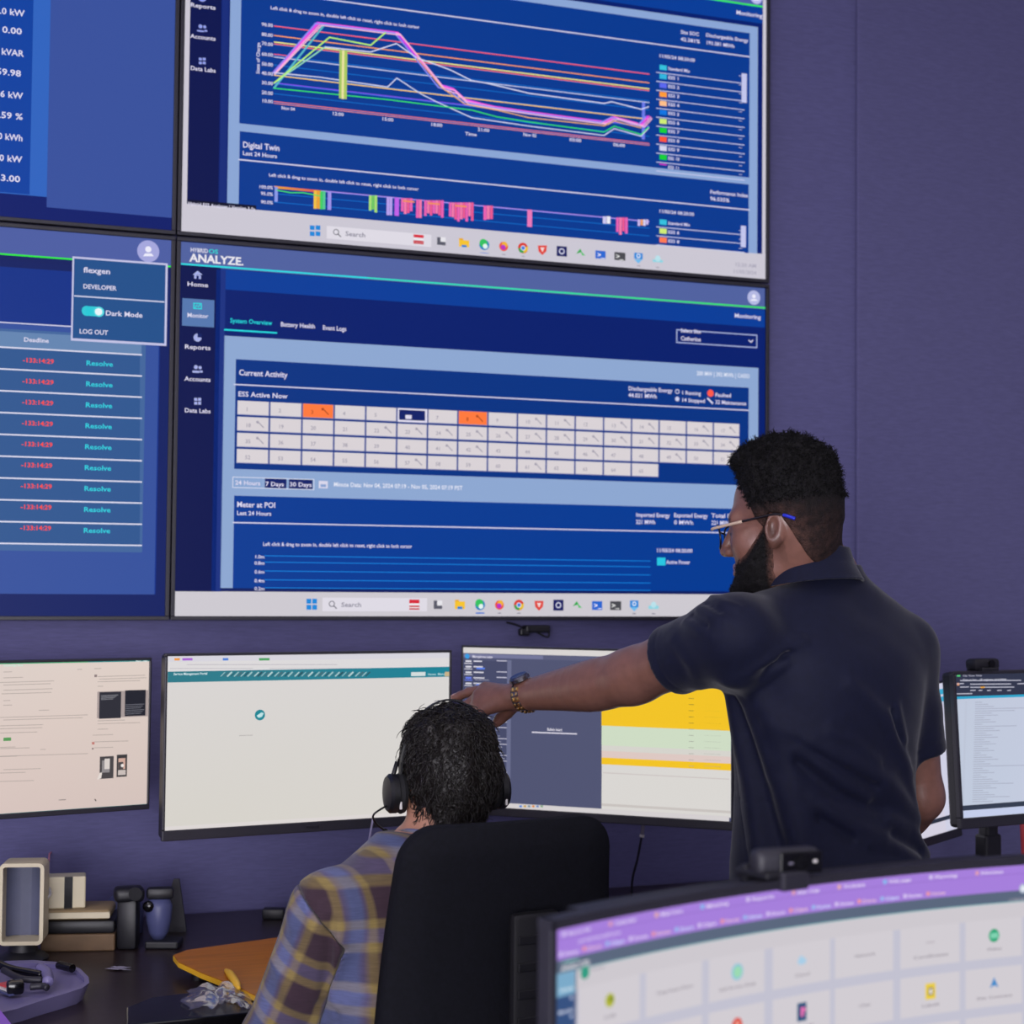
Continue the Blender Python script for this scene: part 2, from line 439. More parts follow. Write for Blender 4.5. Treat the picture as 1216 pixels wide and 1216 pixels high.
def person_icon(s, x, y, r, bg, fg):
    s.disc(x, y, r, bg, 3); s.disc(x, y - r * 0.18, r * 0.28, fg, 4)
    s.poly([(x - r * .5, y + r * .45), (x - r * .3, y + r * .2), (x + r * .3, y + r * .2), (x + r * .5, y + r * .45)], fg, 4)
def nav_icon(s, x, y, kind, col):
    if kind == 'home':
        s.poly([(x - 6, y), (x, y - 5), (x + 6, y)], col, 4); s.rect(x - 4, y, x + 4, y + 5, col, 4, 'icon'); s.rect(x - 1.4, y + 1, x + 1.4, y + 5, '#0a1d5e', 5, 'icon')
    elif kind == 'monitor':
        s.frame_rect(x - 5, y - 4, x + 5, y + 4, 1.2, col, 4, 'icon'); s.line([(x - 3, y + 2), (x - 1, y - 1), (x + 1, y + 1), (x + 3, y - 2)], 1, col, 4, 'icon')
    elif kind == 'reports':
        s.disc(x, y, 4.8, col, 4); s.rect(x, y - 5, x + 5, y, '#0a1d5e', 5, 'icon')
    elif kind == 'accounts':
        s.disc(x - 2, y - 3, 2.4, col, 4); s.disc(x + 3, y - 2.4, 1.9, col, 4); s.rect(x - 6, y + 1, x + 2, y + 4, col, 4, 'icon'); s.rect(x + 2.6, y + 1, x + 6, y + 3.6, col, 4, 'icon')
    else:
        for dx in (-4, 0.6):
            for dy in (-4, 0.6): s.rect(x + dx, y + dy, x + dx + 3.6, y + dy + 3.6, col, 4, 'icon')
# ------------------------------------------------------------------ the room
WALL_Y = 0.05
X0, X1, Y0, CEIL = -3.6, 5.2, -6.6, 3.4
def plane(pts): return np.array(pts, float), [[0, 1, 2, 3]]
tag(mk('floor', plane([(X0, Y0, 0), (X1, Y0, 0), (X1, WALL_Y, 0), (X0, WALL_Y, 0)]), 'carpet'), kind='structure')
tag(mk('ceiling', plane([(X0, WALL_Y, CEIL), (X1, WALL_Y, CEIL), (X1, Y0, CEIL), (X0, Y0, CEIL)]), 'ceiling_tile'), kind='structure')
tag(mk('wall_back', box(((X0 + X1) / 2, WALL_Y + 0.05, CEIL / 2), (X1 - X0, 0.1, CEIL)), 'wall_fabric'), kind='structure')
tag(mk('wall_left', plane([(X0, WALL_Y, 0), (X0, WALL_Y, CEIL), (X0, Y0, CEIL), (X0, Y0, 0)]), 'side_wall'), kind='structure')
tag(mk('wall_right', plane([(X1, Y0, 0), (X1, Y0, CEIL), (X1, WALL_Y, CEIL), (X1, WALL_Y, 0)]), 'side_wall'), kind='structure')
tag(mk('wall_front', plane([(X0, Y0, 0), (X0, Y0, CEIL), (X1, Y0, CEIL), (X1, Y0, 0)]), 'side_wall'), kind='structure')
# proud fabric panel on the wall beside the screens: its edge stands where picture column 1018 meets the wall
def wall_x(px, py, y):
    r = (px - 608) / FPX * RIGHT + (608 - py) / FPX * UP + FWD
    return (CAM + (y - CAM[1]) / r[1] * r)[0]
PX = wall_x(1018, 300, WALL_Y - 0.012)
tag(mk('wall_panel', box(((PX + X1) / 2, WALL_Y - 0.006, CEIL / 2), (X1 - PX, 0.012, CEIL), bevel=0.005), 'wall_panel'), kind='structure')

# ------------------------------------------------------------------ wall of four screens
SW, SH, GH, GV = 1.55, 0.872, 0.0222, 0.0232
TVZ = 2.298                                    # top of the lower row's lit area
def tv_frame(x, ztop, label, group='screens of the video wall'):
    root = empty('video_wall_screen', (x + SW / 2, WALL_Y, ztop - SH - 0.011), label, 'screen', group)
    b = 0.0095
    for n_, c, s_ in (('bezel', (x + SW / 2, 0.005, ztop + b / 2), (SW + 2 * b, 0.016, b)), ('bezel', (x + SW / 2, 0.005, ztop - SH - b / 2), (SW + 2 * b, 0.016, b)),
                      ('bezel', (x - b / 2, 0.005, ztop - SH / 2), (b, 0.016, SH)), ('bezel', (x + SW + b / 2, 0.005, ztop - SH / 2), (b, 0.016, SH))):
        mk(n_, box(c, s_, bevel=0.0015), 'grey_bezel', root)
    mk('housing', box((x + SW / 2, 0.0245, ztop - SH / 2), (SW + 0.004, 0.029, SH + 0.004), bevel=0.006), 'black_plastic', root)
    mk('wall_bracket', box((x + SW / 2, 0.0455, ztop - SH / 2), (0.7, 0.009, 0.45)), 'black_metal', root)
    return root, Screen((x, 0.004, ztop), (1, 0, 0), (0, 0, 1), SW, SH)

HELP = 'Left click & drag to zoom in, double left click to reset, right click to lock cursor'
NAVY, NAV, CARD, LIGHT, TXT, TEAL = '#001d6c', '#020f4c', '#00388f', '#8aa5d4', '#dcd8ee', '#22d3dc'

# --- upper right screen: line chart ---------------------------------------------------------------
root, s = tv_frame(0, TVZ + GV + SH, 'upper wall screen showing a chart of many coloured lines above a white taskbar')
ur_bot = lambda x: 262 + (x - 222) * 0.0815
s.rectv(905, -400, 301.5, 224, 905.5, NAVY, 1, ym=120)
s.rectv(240, -400, 243.6, 224, 261, NAV, 2, ym=120)
s.rectv(266, -400, 246, 262, 270, '#122a78', 2, ym=120)
s.rectv(880, 29.5, 299.5, 271, 899.5, LIGHT, 2.4, ym=150)
s.rectv(880, 38.2, 210, 284.5, 889.8, CARD, 3, ym=120); s.rectv(880, 218.3, 300, 283.5, 888.8, CARD, 3, ym=230)
s.rectv(900, 7.4, 27.5, 262, 905.5, '#003c98', 2.1, ym=17); s.rectv(900, -60, 7.4, None, 905.5, '#4a5ca6', 2.2, ym=17)
s.rectv(900, 6.4, 8.4, 224.5, 905.5, '#38e858', 4, 'chart_line'); person_icon(s, 898, -3, 8, '#b8b8ea', '#ecebfa')
s.text('Monitoring', 874, 17, 905, 5, TXT)
for nm, k, y in (('Reports', 'reports', 10), ('Accounts', 'accounts', 47), ('Data Labs', 'labs', 85)):
    nav_icon(s, 240, y - 12.5, k, '#8f9be2'); s.text(nm, 226, y - 2, 256, 5, TXT)
s.text(HELP, 321, 11, 498, 4, TXT)
s.hline(285, -14.5, 890, 1.6, '#d0cfe8', 4)
ys = [28.8, 40.6, 51.5, 64, 75.7, 86.6, 98, 109.7, 119.5]
for y, t in zip(ys, ('90.00', '80.00', '70.00', '60.00', '50.00', '40.00', '30.00', '20.00', '10.00')):
    s.text(t, 310.5, y + 2, 324, 4.2, TXT); s.hline(325, y + 1.6, 771, 0.9, '#0a6ccc', 4)
s.text('State of Charge', 308, 88, None, 4.2, TXT, vertical=True)
for y, c, w in ((31, '#ff5a50', 1.2), (42.3, '#ffa050', 1.2), (50, '#f4f080', 1.3), (52.3, '#ff6a40', 1.2), (67.8, '#c8d2f4', 1.1), (89.5, '#ffd060', 1.2), (98.5, '#7a50f0', 1.2), (120.6, '#ff7a50', .8), (122.8, '#ff9a8a', .7), (64.5, '#ff5a5a', 1.0)):
    s.hline(325, y, 771 if y != 64.5 else 346, w, c, 5)
bundle = [(325, 86), (378, 27.3), (472, 39), (498, 70.5), (524, 101), (538, 105), (552.5, 118), (587, 127), (628, 133), (717, 145), (729, 139), (761, 148), (770, 138)]
for i, (c, dx, dy, w) in enumerate((('#b040f4', -1.6, 0, 2.2), ('#f050e0', 0.4, 0.2, 2.2), ('#f8a0e0', 2.6, 1.4, 1.6), ('#8a8af4', -3.6, 0.6, 1.6), ('#f4c0d8', 4, 3, 1.3))):
    s.line([(x + dx * (1 if j else 0.2), y + dy + (0.8 * i if 3 < j < 7 else 0)) for j, (x, y) in enumerate(bundle)], w, c, 5 + 0.2 * i)
s.line([(325, 99), (391, 44.6), (440, 54), (457.5, 39)], 1.7, '#b8f070', 6.2)
s.line([(325, 105), (384, 31)], 2.2, '#58b8c8', 5.1); s.line([(328, 97), (386, 56)], 1.6, '#90d8b8', 5.2)
s.line([(386, 56), (440, 62), (470.5, 52), (495, 69), (515, 76), (535, 83.5), (560, 96), (578, 99), (628, 111), (717, 123), (726, 121), (761, 130), (770, 127)], 1.3, '#d8dcf6', 6)
s.line([(325, 86.5), (380, 92), (460, 103.6), (471, 93), (500, 112), (520, 122), (560, 140), (628, 150), (717, 161), (729, 153), (761, 162), (770, 152)], 1.3, '#ccd2f0', 6)
s.line([(325, 105), (460, 118.5), (560, 131), (590, 139), (628, 145), (717, 157), (729, 150), (761, 160), (770, 151)], 1.3, '#38e060', 6.1)
s.line([(495, 69), (524, 104), (552, 124), (590, 131), (628, 140), (717, 149.5), (729, 144), (761, 152)], 1.2, '#e8b060', 6.3)
s.rect(403, 59.5, 411.5, 118, '#a8c860', 6.4, 'chart_bar'); s.rect(406, 59.5, 408, 118, '#e8e0a0', 6.6, 'chart_bar')
s.rect(762, 121, 765.5, 166, '#6a78e8', 5, 'chart_bar')
for t, x, y in (('Nov 04', 334, 130), ('12:00', 394, 136.5), ('15:00', 453, 143), ('18:00', 511, 149.5), ('21:00', 567, 155.5), ('Nov 05', 621, 161.5), ('03:00', 676, 167.5), ('06:00', 728, 173.5), ('Time', 552, 160.5)):
    s.text(t, x, y, x + (16 if t[0] == 'N' else 14), 4, TXT)
s.text('Site SOC', 808, 40, 830, 4.4, TXT); s.text('42.381%', 808, 48.5, 831, 4.4, TXT)
s.text('Dischargeable Energy', 838, 43.5, 888, 4.4, TXT); s.text('193.381 MWh', 838, 52.5, 872, 4.4, TXT)
s.text('11/05/24 08:20:00', 782, 68, 825, 4, TXT)
cols = ['#34c0dc', '#30b4dc', '#5a66ea', '#ff9a34', '#ffbe88', '#0a72dc', '#cdea74', '#12ce34', '#ff5436', '#d4d4ec', '#12ce34', '#c030c0']
def legend(y0, n, names):
    for i in range(n):
        y = y0 + i * 10.65
        s.rect(783, y - 3.6, 791.5, y + 3.4 if i < 11 else y - 1, cols[i] if n > 4 else ['#34c0dc', '#cdea74', '#ff7a50'][i], 4, 'icon')
        s.text(names[i], 793, y + 2.6, 819 if i == 0 else 806.5, 3.8, TXT)
        s.hline(779, y + 5.4, 884, 0.9, '#ccd0ee', 4); s.text('--', 877, y + 10.5, 881, 3, TXT)
legend(80.5, 12, ['Standard Mix'] + ['ESS %d' % i for i in range(1, 12)])
s.rect(880.5, 87, 886.5, 122.5, '#c2c4ea', 4)
s.text('Digital Twin', 288, 175, 332, 7.2, TXT); s.text('Last 24 Hours', 288, 184, 329, 5, TXT)
s.hline(283, 189.5, 890, 1.6, '#d0cfe8', 4)
s.text(HELP, 319, 209.5, 497, 4, TXT)
for t, x, y in (('100.0%', 307, 223.5), ('95.0%', 309.5, 231.5), ('90.0%', 309.5, 241.5)):
    s.text(t, x, y, 324, 4, TXT); s.hline(325, y - 1.5, 771, 0.9, '#0a6ccc', 4)
s.hline(325, 221.5, 771, 1.2, '#b090f0', 5)
s.rect(326, 221, 381, 229, '#e8a030', 5.2, 'chart_bar', '#e04a50'); s.line([(328, 226), (345, 229), (360, 229), (380, 233)], 1.2, '#4ade60', 5.6)
def bars(spec):
    for x0, x1, h, cc in spec:
        n = max(1, int((x1 - x0) / 3.2)); yb = 221 + (x0 - 326) * 0.0895
        for i in range(n):
            a = x0 + (x1 - x0) * i / n; b = x0 + (x1 - x0) * (i + 1) / n
            s.rect(a, yb + 1, b - 0.5, yb + 1 + h * (0.7 + 0.3 * random.random() if n > 2 else 1), cc[i % len(cc)], 5.4, 'chart_bar')
PK = ['#e860b0', '#f078a8', '#e85890']
bars([(326, 330, 18, ['#8a98e8']), (372.5, 380, 22, ['#f0c040', '#e8a030']), (380, 386.5, 22, ['#40d060', '#58c890']), (389, 393.5, 22, ['#9a90e8']), (438, 448, 23, ['#a8e070', '#70c860']), (459, 466, 22, ['#b8a0ec']),
      (468.5, 474, 22, ['#c060e8']), (476, 490, 22, PK), (494, 501, 22, PK), (503.5, 527, 22, PK), (533, 562.5, 23, PK), (574, 585.5, 22, PK), (626, 632, 21, ['#e878b8']), (715.5, 725, 9, ['#c8c4ec', '#e8e8f4']), (731.5, 745.5, 22, PK), (757, 770, 9, ['#c8b8ec', '#f0a060', '#d8d0f0'])])
for xx in (478, 508, 540): s.hline(xx, 225 + (xx - 326) * 0.09, xx + 14, 2, '#f09060', 6)
s.text('Performance Index', 843, 230, 888, 4.6, TXT); s.text('96.035%', 843, 238, 866, 4.6, TXT); s.text('11/05/24 08:20:00', 782, 252.5, 824, 4, TXT)
legend(264, 3, ['Standard Mix', 'ESS 6', 'ESS 8']); s.rect(879.5, 268, 885.5, 294, '#c2c4ea', 4)
s.rect(222.5, 237, 304, 249.5, '#0a0e2a', 6); s.text('Hybrid ESS Analyzer | Version 5.0a', 223, 243.5, 303, 4, TXT, 7)
s.taskbar(lambda x: 274 + (x - 374) * 0.0835, (497, 524, 551, 575, 598, 621, 644, 667, 690, 713, 736, 758, 781), 374, 400)
s.text('12:20 AM', 872, 316, 898, 4.4, '#a9a5b8'); s.text('11/05/2024', 870, 324, 898, 4.4, '#a9a5b8')
s.build(root, '#cbc7d3')

# --- lower right screen: the activity table -------------------------------------------------------
root, s = tv_frame(0, TVZ, 'lower wall screen showing a grid of white numbered cells with two orange ones')
s.rect(215, 314, 908, 702.5, NAVY, 1)
s.rect(215, 287, 908, 367.5, '#50619f', 1.5); 
s.rect(257, 319.3, 908, 389, '#003c98', 1.7)
s.rect(215, 314.5, 256, 702.5, NAV, 2); s.rect(257, 320, 262, 702.5, '#173080', 2)
n = 24                                          # the accent line runs from cyan to green
ua, va = s.uv(215, 313.5); ub = s.W
for i in range(n):
    t = i / (n - 1); c = tuple(np.array(lin('#2cd8e2')) * (1 - t) + np.array(lin('#38e85a')) * t) if t > .3 else lin('#2cd8e2')
    s.rect_uv(ua + (ub - ua) * i / n, va + 0.0022, ua + (ub - ua) * (i + 1) / n, va - 0.0018, np.array([c] * 4), 3, 'chart_line')
s.text('HYBRID', 226, 299, 247, 5, '#e4e2f0'); s.text('OS', 247.5, 300.6, 259, 5, '#2fd8d4'); s.text('ANALYZE.', 225, 310.5, 289, 9.6, '#e9e6ee')
s.text('ANALYZE.', 225.4, 310.3, 289.4, 9.6, '#e9e6ee', 4.2)
for nm, k, y in (('Home', 'home', 338), ('Monitor', 'monitor', 375), ('Reports', 'reports', 412.5), ('Accounts', 'accounts', 450.5), ('Data Labs', 'labs', 488)):
    if k == 'monitor': s.rect(216.5, 354, 254, 389, '#5577ae', 3)
    nav_icon(s, 234.5, y - 11.5, k, '#2adce0' if k == 'monitor' else '#a6aee4'); s.text(nm, 222 if k in ('home', 'monitor') else 219, y + 1.5, 247 if k in ('home', 'monitor') else 250, 5.2, TXT)
s.text('System Overview', 273, 383, 323, 5.4, TEAL); s.hline(266, 391.5, 329, 2, TEAL, 3)
s.text('Battery Health', 333, 387.5, 374, 5.4, TXT); s.text('Event Logs', 383, 391.5, 411, 5.4, TXT)
s.text('Monitoring', 872, 377, 903, 5, TXT); person_icon(s, 895, 353.5, 8.6, '#b4b8e2', '#eceafa')
s.frame_rect(803, 391, 899, 413.5, 1.2, '#aab6e2', 3); s.text('Select Site', 808, 394.5, 832, 4.4, TXT); s.text('Catherine', 808, 404, 832, 5, TXT); s.line([(889, 404), (891.5, 406.5), (894, 404)], 1.2, TXT, 4)
s.rect(266, 398.5, 899.5, 702.5, '#8da7d1', 2)
s.rect(280, 426.5, 888.5, 576.5, '#003282', 3); s.rect(278, 588.5, 889, 702.5, '#003a92', 3)
s.text('Current Activity', 283.5, 445.5, 341, 7, TXT); s.hline(277.5, 456.5, 889, 1.5, '#d0cfe8', 4); s.text('ESS Active Now', 282.5, 470.5, 341, 6, TXT)
s.text('200 MW | 392 MWh | CAISO', 827, 445.5, 890, 5, '#dfe4f4')
s.text('Dischargeable Energy', 746, 463.5, 798, 5, TXT); s.text('44.021 MWh', 746, 471.5, 780, 5, TXT)
s.ring(804, 465, 2.8, 0.9, TXT, 4); s.text('1 Running', 809, 468.3, 832, 4.6, TXT); s.disc(804, 473.8, 2.8, '#c8cae8', 4); s.text('14 Stopped', 809, 477, 837, 4.6, TXT)
s.disc(843.5, 467, 4.3, '#ff5a48', 4); s.text('Faulted', 849, 471, 868, 4.6, TXT); s.line([(840, 473), (846, 479)], 2, TXT, 4); s.text('22 Maintenance', 849, 479.5, 886, 4.6, TXT)
u0, v0 = s.uv(281.8, 475.5); u1, _ = s.uv(879, 504); v1 = s.uv(281.8, 552)[1]
cw, ch_ = (u1 - u0) / 17, (v0 - v1) / 4; gp = 0.0042
wrench = {10, 11, 13, 14, 16, 17, 18, 22, 23, 24, 25, 26, 27, 28, 29, 30, 31, 32, 33, 34, 35, 41, 42, 46, 49, 57, 61, 3, 8}
num = 0
for r_ in range(4):
    for c_ in range(17 if r_ < 3 else 14):
        num += 1
        a, b = u0 + c_ * cw, v0 - r_ * ch_
        col = '#ff7a3c' if num in (3, 8) else '#d9d2d6'
        s.rect_uv(a, b, a + cw - gp * .6, b - ch_ + gp, '#8e90b8' if num != 6 else '#dcd8ea', 4, 'cell_edge')
        s.rect_uv(a + .0008, b - .0004, a + cw - gp, b - ch_ + gp + .0016, col if num != 6 else '#dcd8ea', 4.5, 'grid_cell')
        if num == 6: s.rect_uv(a + .004, b - .004, a + cw - gp - .004, b - ch_ + gp + .005, '#0c1f66', 5, 'icon')
        if num == 6: s.rect_uv(a + .02, b - .016, a + .036, b - .026, '#dcd8ea', 5.2, 'icon')
        cc = '#b04a20' if num in (3, 8) else '#a59fae'
        tx = np.array([0.0]); st = str(num)
        x = a + .02
        for chh in st:
            if num == 6: break
            g = GLYPH[chh]; s.add(np.array(g[0]) * 0.013 + (x, b - .024), g[1], cc, 5, 'screen_text'); x += g[2] * .013
        if num in wrench:
            xx, yy = a + cw * .62, b - ch_ * .3
            s.add([(xx, yy), (xx + .002, yy + .0015), (xx + .016, yy - .012), (xx + .0135, yy - .0135)], [[3, 2, 1, 0]], cc, 5, 'icon')
            t8 = np.linspace(0, 2 * math.pi, 8, endpoint=False); s.add(np.stack([xx + .0035 * np.cos(t8), yy + .0035 * np.sin(t8)], 1), [list(range(8))], cc, 5.1, 'icon')
s.frame_rect(276, 566, 373, 582, 1, '#d2d8ec', 3.5)
s.rect(277, 567, 311, 578.6, '#88a4d0', 3); s.rect(314.5, 568, 340, 580.6, '#0c1f66', 3); s.rect(343, 569, 371, 582, '#0c1f66', 3)
s.text('24 Hours', 279, 575.5, 309, 5.2, TXT); s.text('7 Days', 315, 577, 337, 5.2, TXT); s.text('30 Days', 343.5, 577.5, 370, 5.2, TXT)
s.rect(378.5, 571, 389, 580, '#d8d6ea', 3, 'icon'); s.rect(380.5, 575, 387, 578.5, '#8aa2d0', 4, 'icon')
s.text('Minute Data: Nov 04, 2024 07:19 - Nov 05, 2024 07:19 PST', 396, 577.5, 549, 5.2, '#e4e6f4')
s.text('Meter at POI', 281, 602, 327, 6.6, TXT); s.text('Last 24 Hours', 281, 611.5, 322, 5, TXT); s.hline(276, 620.5, 889, 1.5, '#d0cfe8', 4)
for t1, t2, x in (('Imported Energy', '221 MWh', 755), ('Exported Energy', '0 MWh', 800), ('Total Energy', '221 MWh', 844.5)):
    s.text(t1, x, 613.5 + (x - 755) * .012, x + 40, 5, TXT); s.text(t2, x, 622 + (x - 755) * .012, x + 23, 5, TXT)
s.text(HELP, 312, 648, 489, 4.4, TXT)
for t, y in (('1.0m', 663), ('0.8m', 670.5), ('0.6m', 681), ('0.4m', 691.5), ('0.2m', 701)):
    s.text(t, 302, y, 314, 4.2, TXT); s.hline(314, y - 3, 772, 1.1, '#0f7ad8', 4)
s.text('11/05/24 08:20:00', 779, 655.5, 822, 4.4, TXT); s.rect(780, 662, 790, 671.5, '#28c4e0', 4, 'icon'); s.text('Active Power', 791, 669.5, 819, 4.6, TXT)
s.rect(208, 702, 911, 736, '#cdc9d0', 1.2)
s.taskbar(lambda x: 717.5 + (x - 370) * 0.004, (492, 520, 546, 570, 593, 616, 640, 663, 686, 709, 731, 753, 776), 370, 395)
s.build(root, '#0a1d5e')

# --- lower left screen: the overdue table with an open menu ---------------------------------------
root, s = tv_frame(-GH - SW, TVZ, 'lower wall screen showing a table with red times and an open user menu')
s.rect(-560, 268, 204.5, 731.5, '#0a1d60', 1)
s.rectv(100, 277, 308.5, None, None, '#4c5da2', 2); s.rectv(100, 308, 310, None, None, '#30e83c', 3, 'chart_line')
s.rectv(188, 330, 706, None, 188, '#0a2f86', 1.5); s.rectv(186, 395, 706, None, 186, '#33509c', 1.8)
s.rectv(168, 400, 656, None, 171, '#41659c', 2.2)
s.rectv(168, 403, 421.5, None, 168, '#6384b0', 2.6); s.rectv(50, 385, 386.4, None, 86, '#d0cfe8', 3, 'chart_line')
s.text('Deadline', 28, 405.5, 58, 5.2, TXT)
for i in range(10):
    y = 421.5 + i * 25.15
    if i < 9: s.rectv(166, y, y + 24.5, None, 166, '#2d568f', 2.8, 'table_row')
    s.rectv(168, y - 0.9, y + 0.8, None, 168.5, '#d8d8ec', 3, 'chart_line')
    if i < 9:
        s.text('-133:14:29', 27 - i * .4, y + 8.5 - .25 * i, 64 - i * .4, 5.4, '#ff4a3c'); s.text('Resolve', 102 - i * .4, y + 12.2 - .3 * i, 134 - i * .4, 5.8, '#30d0e0')
person_icon(s, 176, 298.5, 13, '#a4a6dc', '#ecebfa')
s.rect(86, 304.5, 197.5, 411, '#c2c2e4', 5); s.rect(88, 307, 195, 408, '#1f4f8a', 5.4); s.hline(88, 351.5, 195, 1.6, '#c8cce6', 6)
s.text('flexgen', 99, 323.5, 131, 6.5, TXT, 6); s.text('DEVELOPER', 98.5, 342.5, 138, 5.4, TXT, 6); s.text('Dark Mode', 125, 374.5, 169, 6, TXT, 6); s.text('LOG OUT', 94, 396, 128, 5.6, TXT, 6)
s.rect(102, 363.5, 118, 376, '#2fc8d6', 6); s.disc(103, 369.3, 6, '#2fc8d6', 6, 'window_panel'); s.disc(117.5, 370.4, 6, '#58dbe4', 6.2); s.disc(117, 370.4, 4.2, '#e8f4f8', 6.4)
s.build(root, '#0a1c5e')

# --- upper left screen: column of readings --------------------------------------------------------
root, s = tv_frame(-GH - SW, TVZ + GV + SH, 'upper wall screen showing a column of power readings on blue')
s.rect(-560, -330, 55.5, 234, '#2e63be', 1.5); s.rect(-560, -330, 35, 231, '#06409f', 2); s.rect(67, -330, 206.5, 259, '#37509c', 2)
for t, y, x1 in (('0.0 kW', 15.5, 29), ('0.00', 38.5, 26), ('0 kVAR', 63.5, 28), ('59.98', 88, 25), ('7.6 kW', 114, 27), ('0.59 %', 139, 27), ('0 kWh', 165, 27), ('0.0 kW', 190, 26), ('3.00', 214.5, 24)):
    s.text(t, x1 - 7.4 * len(t) * 0.8, y, x1, 7.6, '#dcd8ee')
s.build(root, '#051a68')

# black adapter with its wires tucked under the lower screens
a = np.array([wall_x(635, 745, 0.02), 0.022, 0]); a[2] = TVZ - SH - 0.034
root = empty('signal_adapter', a, 'small black adapter with looped wires hanging under the video wall', 'adapter')
mk('adapter_body', box(a + (0.005, 0, 0.002), (0.066, 0.03, 0.018), bevel=0.004), 'black_plastic', root)
mk('plug', box(a + (-0.03, -0.004, -0.006), (0.026, 0.02, 0.018), bevel=0.004), 'black_plastic', root)
mk('wire', tube(bez([a + (-0.075, 0, 0.018), a + (-0.05, -0.002, 0.012), a + (-0.02, 0, 0.0)]), 0.0022, 8), 'cable_black', root, smooth=True)
mk('wire', tube(bez([a + (0.0, -0.01, -0.004), a + (0.022, -0.012, -0.016), a + (0.034, -0.012, -0.017), a + (0.038, -0.004, 0.004)]), 0.0022, 8), 'cable_black', root, smooth=True)
# ------------------------------------------------------------------ the long desk along the wall
DZ = 0.74
root = empty('desk', ((X0 + 3.2) / 2, -0.45, 0), 'long dark wooden desk running along the wall under the screens', 'desk')
mk('desk_top', box((-0.1, -0.515, DZ - 0.018), (6.2, 1.05, 0.036), bevel=0.004), 'desk_wood', root)
for x in (-3.1, -1.1, 1.35, 2.9):
    mk('leg', box((x, -0.12, (DZ - 0.036) / 2), (0.06, 0.06, DZ - 0.036), bevel=0.004), 'black_metal', root)
    mk('leg', box((x, -0.92, (DZ - 0.036) / 2), (0.06, 0.06, DZ - 0.036), bevel=0.004), 'black_metal', root)

# ------------------------------------------------------------------ monitors on the desk
def monitor(label, tl, tr, d_l, d_r, bez_, chin, H, tilt=0.0, wall_arm=True, group='monitors on the long desk', W=None, shift=0.0):
    """outer top corners as picture points with their distances; upright panel turned to suit; tilt leans the top back"""
    A, B = P(*tl, d_l), P(*tr, d_r)
    z = A[2]; A2, B2 = A.copy(), B.copy(); B2[2] = z
    U = B2 - A2; W0 = np.linalg.norm(U); U /= W0
    if W is None: W = W0
    else:
        if shift: A2 = B2 - U * W
    N = np.cross(U, UP0); V = math.cos(tilt) * UP0 - math.sin(tilt) * N * 1.0
    Nn = np.cross(U, V)
    bot = A2 + U * W / 2 - V * H
    base = bot.copy(); base[2] = DZ if not wall_arm else bot[2]
    root = empty('monitor', base, label, 'monitor', group)
    Rm = np.stack([U, -Nn, V], 1)
    def bx(u0, v0, u1, v1, n0, n1, bev=0.002):
        c = A2 + U * (u0 + u1) / 2 + V * (v0 + v1) / 2 + Nn * (n0 + n1) / 2
        return box(c, (abs(u1 - u0), abs(n1 - n0), abs(v1 - v0)), Rm, bev)
    mk('bezel', bx(0, 0, W, -bez_, -0.012, 0.002), 'grey_bezel', root); mk('bezel', bx(0, -H + chin, W, -H, -0.012, 0.002), 'grey_bezel', root)
    mk('bezel', bx(0, -bez_, bez_, -H + chin, -0.012, 0.002), 'grey_bezel', root); mk('bezel', bx(W - bez_, -bez_, W, -H + chin, -0.012, 0.002), 'grey_bezel', root)
    mk('back_shell', bx(0.002, -0.002, W - 0.002, -H + 0.002, -0.04, -0.006, 0.008), 'black_plastic', root)
    c = A2 + U * W / 2 - V * H * 0.5
    if wall_arm:
        w = c - Nn * 0.05; e = np.array([w[0], WALL_Y - 0.01, w[2]])
        mk('mount_plate', bx(W / 2 - .06, -H / 2 + .06, W / 2 + .06, -H / 2 - .06, -0.052, -0.04), 'black_metal', root)
        mk('wall_arm', tube([w, (w + e) / 2 + (0, 0, -0.01), e], 0.016, 12), 'black_metal', root, smooth=60)
        mk('wall_plate', box((e[0], WALL_Y - 0.006, e[2]), (0.1, 0.012, 0.16), bevel=0.003), 'black_metal', root)
    s = Screen(A2 + U * bez_ - V * bez_ + Nn * 0.0, U, V, W - 2 * bez_, H - bez_ - chin)
    return root, s, dict(A=A2, U=U, V=V, N=Nn, W=W, H=H, R=Rm, bx=bx)

# wide monitor straight ahead of the seated man
root, s, g = monitor('wide monitor with an almost blank white page and a small teal round logo', (196, 776), (536.5, 775.5), 3.45, 3.75, 0.006, 0.022, 0.383)
s.rect(198, 778, 534, 797.6, '#d6d4dc', 1); s.rect(198, 786, 534, 796, '#dcd9da', 1.5)
for x0, x1, c in ((207, 213.5, '#f09a40'), (216.5, 228.5, '#a864d0'), (264.5, 271, '#4a80d8'), (307.5, 320, '#4aa060')):
    s.rect(x0, 781.5, x1, 784.2, c, 2, 'icon')
s.line([(222, 789.2), (400, 789.2)], 0.7, '#b8b2bc', 2); s.line([(202, 793.8), (300, 793.6)], 0.7, '#bdb8c0', 2); s.line([(320, 793.6), (440, 793.5)], 0.7, '#c4bfc4', 2)
s.rect(198, 797.6, 534, 803.6, '#2f7a88', 2, col2='#1c8296')
s.text('Service Management Portal', 206, 801.8, 246, 3, '#d8eaee', 3); s.rect(488, 798.2, 505, 802.6, '#d2dcdc', 3, 'icon'); s.text('Home  Menu', 508, 802, 528, 2.8, '#b6dade', 3); s.rect(528, 797.8, 534, 803, '#c8b088', 3, 'icon')
for i in range(44):
    x = 262 + i * 4.0; s.line([(x, 803), (x + 5, 798.2)], 0.9 + .5 * (i % 3), ('#9fc0c2', '#486a74', '#b8d0d0', '#30505c')[i % 4], 3, 'icon')
